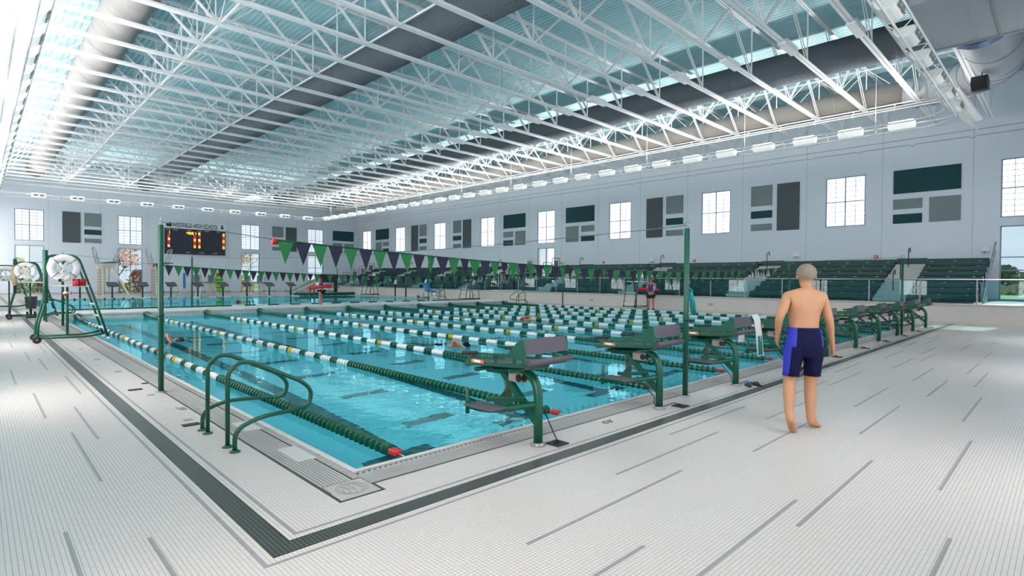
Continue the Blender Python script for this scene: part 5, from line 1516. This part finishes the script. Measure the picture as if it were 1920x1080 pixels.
def person(root, P, skin='skin', hair='hair_grey', long_hair=False, H=1.78, face=(0, 1, 0)):
    """P: joint positions in the root's local frame (x right, y ahead, z up)"""
    J = {}; E_ = []
    s = H / 1.78
    def add(k, r_, *prev):
        J[k] = (Vector(P[k]), r_)
        for q in prev: E_.append((q, k))
    add('pelvis', (0.135 * s, 0.10 * s)); add('waist', (0.135 * s, 0.095 * s), 'pelvis'); add('chest', (0.165 * s, 0.105 * s), 'waist'); add('upchest', (0.15 * s, 0.085 * s), 'chest')
    add('neck', 0.056 * s, 'upchest')
    for c_ in 'lr':
        add(c_ + 'sho', 0.060 * s, 'upchest'); add(c_ + 'elb', 0.040 * s, c_ + 'sho'); add(c_ + 'wrist', (0.030 * s, 0.024 * s), c_ + 'elb')
        add(c_ + 'hip', 0.098 * s, 'pelvis'); add(c_ + 'knee', 0.057 * s, c_ + 'hip')
        k = Vector(P[c_ + 'knee']); a = Vector(P[c_ + 'ank'])
        P[c_ + 'calf'] = tuple(k.lerp(a, 0.32)); add(c_ + 'calf', 0.060 * s, c_ + 'knee')
        add(c_ + 'ank', 0.036 * s, c_ + 'calf'); add(c_ + 'heel', 0.034 * s, c_ + 'ank'); add(c_ + 'ball', (0.040 * s, 0.024 * s), c_ + 'ank'); add(c_ + 'toe', (0.034 * s, 0.016 * s), c_ + 'ball')
        d = Vector(P[c_ + 'wrist']) - Vector(P[c_ + 'elb'])
        f_ = Vector(face)
        hand(J, E_, c_, P[c_ + 'wrist'], d, f_, 1 if c_ == 'l' else -1)
    # head with jaw, built into the same graph
    hc = Vector(P['head']); f_ = Vector(face).normalized()
    J['skull'] = (hc + Vector((0, 0, 0.02 * s)), (0.080 * s, 0.094 * s)); J['crown'] = (hc + Vector((0, 0, 0.075 * s)), 0.066 * s); J['jaw'] = (hc + f_ * 0.03 * s + Vector((0, 0, -0.075 * s)), 0.052 * s)
    E_ += [('neck', 'jaw'), ('jaw', 'skull'), ('skull', 'crown')]
    link('body', skin_body(J, E_, skin, 'body'), root)
    side = f_.cross(Vector((0, 0, 1))).normalized()
    fm = M()
    nb = hc + f_ * 0.10 * s
    fm.add([nb + Vector((0, 0, 0.03)), nb + side * 0.014 - Vector((0, 0, 0.025)), nb - side * 0.014 - Vector((0, 0, 0.025)), nb + f_ * 0.03 - Vector((0, 0, 0.018))], [(0, 1, 3), (0, 3, 2), (1, 2, 3)], True)
    part('nose', fm, skin, root)
    for s_ in (-1, 1):
        e_ = hc + side * 0.088 * s * s_
        part('ear', M().lathe([(0.008, -0.012), (0.024, -0.008), (0.028, 0.006), (0.012, 0.012)], e_, 10, 'X'), skin, root)
        part('eye', M().lathe([(0.003, -0.006), (0.011, -0.003), (0.011, 0.004), (0.003, 0.008)], hc + f_ * 0.092 * s + side * 0.032 * s * s_ + Vector((0, 0, 0.02)), 8, 'Y'), 'print_black', root)
    ht = M(); n_, k_ = 18, 10; vs = []
    rnd = random.Random(3)
    for i in range(k_ + 1):
        ph = i / k_ * (PI * 0.60)
        for j in range(n_):
            th = 2 * PI * j / n_
            back = 0.5 - 0.5 * (Vector((math.cos(th), math.sin(th), 0)).dot(f_))
            ph2 = ph * (0.62 + 0.55 * back) if not long_hair else ph * (0.6 + 0.7 * back)
            rr = (0.103 + 0.004 * rnd.random()) * s
            vs.append(hc + Vector((0, 0, 0.038 * s)) + Vector((math.sin(ph2) * math.cos(th) * rr * 0.96, math.sin(ph2) * math.sin(th) * rr * 1.06, math.cos(ph2) * rr * 1.02)))
    ht.add(vs, [(i * n_ + j, i * n_ + (j + 1) % n_, (i + 1) * n_ + (j + 1) % n_, (i + 1) * n_ + j) for i in range(k_) for j in range(n_)], True)
    if long_hair:
        ht.tube([hc - f_ * 0.07 + Vector((0, 0, 0.04)), hc - f_ * 0.12 - Vector((0, 0, 0.1)), hc - f_ * 0.1 - Vector((0, 0, 0.3))], 0.05, 8, rad=[0.06, 0.06, 0.02])
    part('hair', ht, hair, root)
    return J
def garment(root, name, joints, edges, m, levels=2):
    link(name, skin_body(joints, edges, m, name, levels, 1.42), root)

# walking man (seen from behind)
man = thing('person', 'person with grey hair walking away barefoot in navy and blue swim trunks', 'person', (6.42, 2.05, 0), -R(44.36))
P = dict(pelvis=(0.02, 0.0, 0.96), waist=(0.02, 0.0, 1.12), chest=(0.025, 0.0, 1.28), upchest=(0.03, -0.01, 1.42), neck=(0.045, 0.0, 1.52), head=(0.05, 0.02, 1.65),
         lsho=(-0.16, 0, 1.43), rsho=(0.215, 0, 1.43), lelb=(-0.275, -0.05, 1.20), lwrist=(-0.215, 0.10, 0.99), relb=(0.285, -0.03, 1.17), rwrist=(0.365, 0.06, 0.93),
         lhip=(-0.075, 0, 0.90), rhip=(0.115, 0, 0.90), lknee=(-0.115, 0.03, 0.50), lank=(-0.245, -0.24, 0.16), lheel=(-0.255, -0.30, 0.13), lball=(-0.18, -0.19, 0.03), ltoe=(-0.135, -0.15, 0.016),
         rknee=(0.125, 0.05, 0.49), rank=(0.11, 0.0, 0.085), rheel=(0.10, -0.04, 0.035), rball=(0.195, 0.04, 0.028), rtoe=(0.25, 0.07, 0.016))
person(man, P, face=(0.15, 0.99, 0))
bd = [c for c in bpy.data.objects if c.parent == man and c.name.startswith('body')][0].data
for v in bd.vertices:                                   # spine groove, shoulder blades and small of the back
    x, y, z = v.co
    if y < 0.0 and 0.95 < z < 1.50 and abs(x - 0.03) < 0.17:
        k = min(1.0, -y / 0.05)
        d = -0.012 * math.exp(-((x - 0.032) / 0.016) ** 2)
        for sx in (-0.06, 0.125):
            d += 0.014 * math.exp(-((x - sx) / 0.035) ** 2 - ((z - 1.36) / 0.07) ** 2)
            d -= 0.006 * math.exp(-((x - sx) / 0.03) ** 2 - ((z - 1.24) / 0.04) ** 2)
        v.co.y = y - d * k
def ring(cx, cy, rx, ry, z, n=24):
    return [(cx + rx * math.cos(2 * PI * i / n), cy + ry * math.sin(2 * PI * i / n) * (1.12 if math.sin(2 * PI * i / n) < 0 else 0.95), z) for i in range(n)]
def loft(rings, side):
    mm = M(); n = len(rings[0])
    mm.add([p for r_ in rings for p in r_], [(i * n + j, i * n + (j + 1) % n, (i + 1) * n + (j + 1) % n, (i + 1) * n + j) for i in range(len(rings) - 1) for j in range(n)], True)
    idx = []
    for i in range(len(rings) - 1):
        for j in range(n):
            a = (j + 0.5) * 360 / n
            idx.append(1 if (side >= 0 and (a < 46 or a > 322)) or (side <= 0 and 134 < a < 218) else 0)
    return mm, idx
hip = [ring(0.022, 0.0, 0.166, 0.118, 1.105), ring(0.022, 0.0, 0.170, 0.122, 1.085), ring(0.022, -0.004, 0.180, 0.132, 1.03), ring(0.022, -0.008, 0.192, 0.140, 0.95), ring(0.020, -0.008, 0.197, 0.138, 0.89), ring(0.020, -0.002, 0.194, 0.126, 0.84), ring(0.02, 0, 0.16, 0.10, 0.79)]
ll = [ring(-0.078, -0.004, 0.108, 0.122, 0.90), ring(-0.086, -0.001, 0.104, 0.114, 0.82), ring(-0.096, 0.004, 0.088, 0.098, 0.72), ring(-0.104, 0.012, 0.084, 0.090, 0.63), ring(-0.108, 0.018, 0.083, 0.086, 0.575), ring(-0.108, 0.018, 0.077, 0.080, 0.575)]
rl = [ring(0.118, -0.004, 0.108, 0.122, 0.90), ring(0.122, 0.001, 0.104, 0.114, 0.82), ring(0.126, 0.006, 0.088, 0.098, 0.72), ring(0.128, 0.016, 0.084, 0.090, 0.63), ring(0.128, 0.024, 0.083, 0.086, 0.575), ring(0.128, 0.024, 0.077, 0.080, 0.575)]
tk = M(); ix = []
for rings, sd_ in ((hip, 0), (ll, -1), (rl, 1)):
    a, b_ = loft(rings, sd_ if sd_ else 0)
    tk.add(a.v, a.f, True); ix += b_
tm = tk.mesh('swim_trunks', 'navy_cloth')
tm.materials.append(MATS['blue_cloth'])
for p_, k in zip(tm.polygons, ix): p_.material_index = k
link('swim_trunks', tm, man)

# woman on the bulkhead, side on, facing left
wo_ = thing('person', 'person in blue shirt standing barefoot on the bulkhead with a red rescue tube', 'person', (12.78, 27.25, BHZ), -R(44.36) + R(80))
P = dict(pelvis=(0, 0, 0.80), waist=(0, 0, 0.93), chest=(0, 0, 1.07), upchest=(0, -0.01, 1.18), neck=(0, 0, 1.26), head=(0, 0.03, 1.37),
         lsho=(-0.14, 0, 1.18), rsho=(0.14, 0, 1.18), lelb=(-0.19, 0.02, 0.96), lwrist=(-0.14, 0.17, 0.88), relb=(0.19, 0.02, 0.96), rwrist=(0.14, 0.17, 0.88),
         lhip=(-0.075, 0, 0.75), rhip=(0.075, 0, 0.75), lknee=(-0.075, 0.02, 0.43), lank=(-0.07, -0.02, 0.08), lheel=(-0.07, -0.05, 0.03), lball=(-0.075, 0.07, 0.025), ltoe=(-0.08, 0.12, 0.018),
         rknee=(0.08, 0.03, 0.43), rank=(0.08, 0.01, 0.08), rheel=(0.08, -0.02, 0.03), rball=(0.085, 0.1, 0.025), rtoe=(0.09, 0.15, 0.018))
person(wo_, P, 'skin_pink', 'hair_brown', True, 1.5)
garment(wo_, 'shirt', dict(a=(Vector((0, 0, 0.82)), (0.135, 0.12)), b=(Vector((0, 0, 1.0)), (0.145, 0.11)), c=(Vector((0, 0, 1.15)), (0.14, 0.09)), l=(Vector((-0.17, 0, 1.12)), 0.065), r=(Vector((0.17, 0, 1.12)), 0.065)), [('a', 'b'), ('b', 'c'), ('c', 'l'), ('c', 'r')], 'shirt_blue')
garment(wo_, 'shorts', dict(a=(Vector((0, 0, 0.80)), (0.13, 0.115)), l=(Vector((-0.08, 0, 0.70)), 0.085), r=(Vector((0.08, 0, 0.70)), 0.085)), [('a', 'l'), ('a', 'r')], 'navy_cloth', 1)
rt_ = thing('rescue_tube', 'long red rescue tube held level by the woman in blue', 'rescue tube', (12.72, 27.15, BHZ + 0.93), -R(44.36))
part('foam', M().tube([(-0.68, 0.03, -0.09), (-0.6, 0.02, -0.07), (-0.05, 0.0, 0.0), (0.5, 0.0, 0.06), (0.58, 0, 0.06)], 0.08, 12, rad=[0.05, 0.085, 0.085, 0.085, 0.04]), 'red', rt_)
part('strap', M().tube(arc((0.35, -0.05, -0.1), 0.12, -PI, 0.3, 8), 0.012, 6), 'black', rt_)

# standing guard right
gm = thing('person', 'person in white and purple shirt and dark shorts standing by right guard chair', 'person', (26.15, 15.95, 0), R(110))
P = dict(pelvis=(0, 0, 0.95), waist=(0, 0, 1.08), chest=(0, 0, 1.25), upchest=(0, 0, 1.40), neck=(0, 0, 1.50), head=(0, 0.03, 1.63),
         lsho=(-0.18, 0, 1.40), rsho=(0.18, 0, 1.40), lelb=(-0.25, 0.04, 1.14), lwrist=(-0.16, 0.2, 1.08), relb=(0.25, 0.04, 1.14), rwrist=(0.16, 0.2, 1.08),
         lhip=(-0.09, 0, 0.90), rhip=(0.09, 0, 0.90), lknee=(-0.11, 0.02, 0.49), lank=(-0.13, 0, 0.09), lheel=(-0.13, -0.04, 0.04), lball=(-0.14, 0.1, 0.035), ltoe=(-0.15, 0.16, 0.03),
         rknee=(0.11, 0.02, 0.49), rank=(0.13, 0, 0.09), rheel=(0.13, -0.04, 0.04), rball=(0.14, 0.1, 0.035), rtoe=(0.15, 0.16, 0.03))
person(gm, P, 'skin_pink', 'hair_brown')
garment(gm, 'shirt', dict(a=(Vector((0, 0, 0.98)), (0.165, 0.125)), b=(Vector((0, 0, 1.2)), (0.17, 0.12)), c=(Vector((0, 0, 1.38)), (0.165, 0.1)), l=(Vector((-0.23, 0.01, 1.28)), 0.075), r=(Vector((0.23, 0.01, 1.28)), 0.075)), [('a', 'b'), ('b', 'c'), ('c', 'l'), ('c', 'r')], 'shirt_white')
part('vest_front', M().prism([(-0.14, 1.0), (0.14, 1.0), (0.13, 1.36), (0.05, 1.42), (0, 1.25), (-0.05, 1.42), (-0.13, 1.36)], 'Y', 0.135, 0.165), 'purple_cloth', gm)
garment(gm, 'shorts', dict(a=(Vector((0, 0, 0.97)), (0.155, 0.12)), l=(Vector((-0.1, 0, 0.84)), 0.11), r=(Vector((0.1, 0, 0.84)), 0.11), l2=(Vector((-0.115, 0.01, 0.58)), 0.09), r2=(Vector((0.115, 0.01, 0.58)), 0.09)), [('a', 'l'), ('a', 'r'), ('l', 'l2'), ('r', 'r2')], 'short_dark', 1)
for s_ in (-1, 1):
    part('shoe', M().rbox((s_ * 0.14 - 0.05, -0.08, 0), (s_ * 0.14 + 0.05, 0.2, 0.09), 0.03), 'black', gm)
rt_ = thing('rescue_tube', 'red rescue tube held across the waist by the standing guard', 'rescue tube', (26.02, 16.05, 1.1), -R(44.36))
part('foam', M().tube([(-0.6, 0, 0.04), (-0.5, 0, 0.03), (0.5, 0.0, -0.01), (0.58, 0, -0.02)], 0.08, 12, rad=[0.04, 0.085, 0.085, 0.04]), 'red', rt_)
part('strap', M().tube([(0.45, -0.05, 0), (0.5, -0.08, -0.2), (0.47, -0.05, -0.32)], 0.012, 6), 'black', rt_)

# swimmers
def swimmer(x, y, rz, label, cap='navy_cloth', arm=True):
    o = thing('person', label, 'person', (x, y, ZW - 0.02), rz)
    f_ = 1
    P = dict(pelvis=(0, -0.42, -0.10), waist=(0, -0.25, -0.09), chest=(0, -0.05, -0.06), upchest=(0, 0.1, -0.04), neck=(0, 0.22, -0.02), head=(0, 0.36, 0.0),
             lsho=(-0.17, 0.1, -0.02), rsho=(0.17, 0.1, 0.02), lelb=(-0.2, 0.4, -0.08), lwrist=(-0.18, 0.64, -0.1), relb=(0.27, 0.22, 0.20 if arm else -0.1), rwrist=(0.24, 0.46, 0.03),
             lhip=(-0.09, -0.5, -0.12), rhip=(0.09, -0.5, -0.12), lknee=(-0.09, -0.92, -0.2), lank=(-0.08, -1.3, -0.16), lheel=(-0.08, -1.34, -0.12), lball=(-0.08, -1.42, -0.2), ltoe=(-0.08, -1.5, -0.22),
             rknee=(0.09, -0.92, -0.14), rank=(0.08, -1.32, -0.12), rheel=(0.08, -1.36, -0.08), rball=(0.08, -1.44, -0.16), rtoe=(0.08, -1.52, -0.18))
    J = {}; E_ = []
    def add(k, r_, *prev):
        J[k] = (Vector(P[k]), r_)
        for q in prev: E_.append((q, k))
    add('pelvis', (0.13, 0.1)); add('waist', (0.125, 0.095), 'pelvis'); add('chest', (0.16, 0.11), 'waist'); add('upchest', (0.14, 0.09), 'chest'); add('neck', 0.06, 'upchest'); add('head', 0.095, 'neck')
    for c_ in 'lr':
        add(c_ + 'sho', 0.062, 'upchest'); add(c_ + 'elb', 0.042, c_ + 'sho'); add(c_ + 'wrist', (0.03, 0.024), c_ + 'elb')
        add(c_ + 'hip', 0.095, 'pelvis'); add(c_ + 'knee', 0.058, c_ + 'hip'); add(c_ + 'ank', 0.036, c_ + 'knee'); add(c_ + 'ball', (0.036, 0.024), c_ + 'ank'); add(c_ + 'toe', (0.03, 0.016), c_ + 'ball')
        hand(J, E_, c_, P[c_ + 'wrist'], Vector(P[c_ + 'wrist']) - Vector(P[c_ + 'elb']), (1 if c_ == 'l' else -1, 0, 0), 1)
    link('body', skin_body(J, E_, 'skin_pink', 'body'), o)
    cp_ = M().lathe([(0.02, 0.102), (0.07, 0.08), (0.098, 0.03), (0.104, -0.02)], (0, 0.38, 0.02), 16, 'Z')
    part('swim_cap', cp_, cap, o)
    part('swim_suit', M().lathe([(0.11, -0.56), (0.15, -0.48), (0.145, -0.34), (0.13, -0.3)], (0, 0, -0.1), 14, 'Y'), 'navy_cloth', o)
swimmer(8.35, 10.6, R(200), 'person swimming front crawl with arm raised in the third lane')
swimmer(15.9, 15.2, R(10), 'person swimming in a middle lane with arm just leaving the water', 'red')
swimmer(3.7, 16.2, R(180), 'person swimming in the lane nearest to the left edge', 'black')
swimmer(12.7, 38.5, R(100), 'person swimming across the pale far pool', 'black')
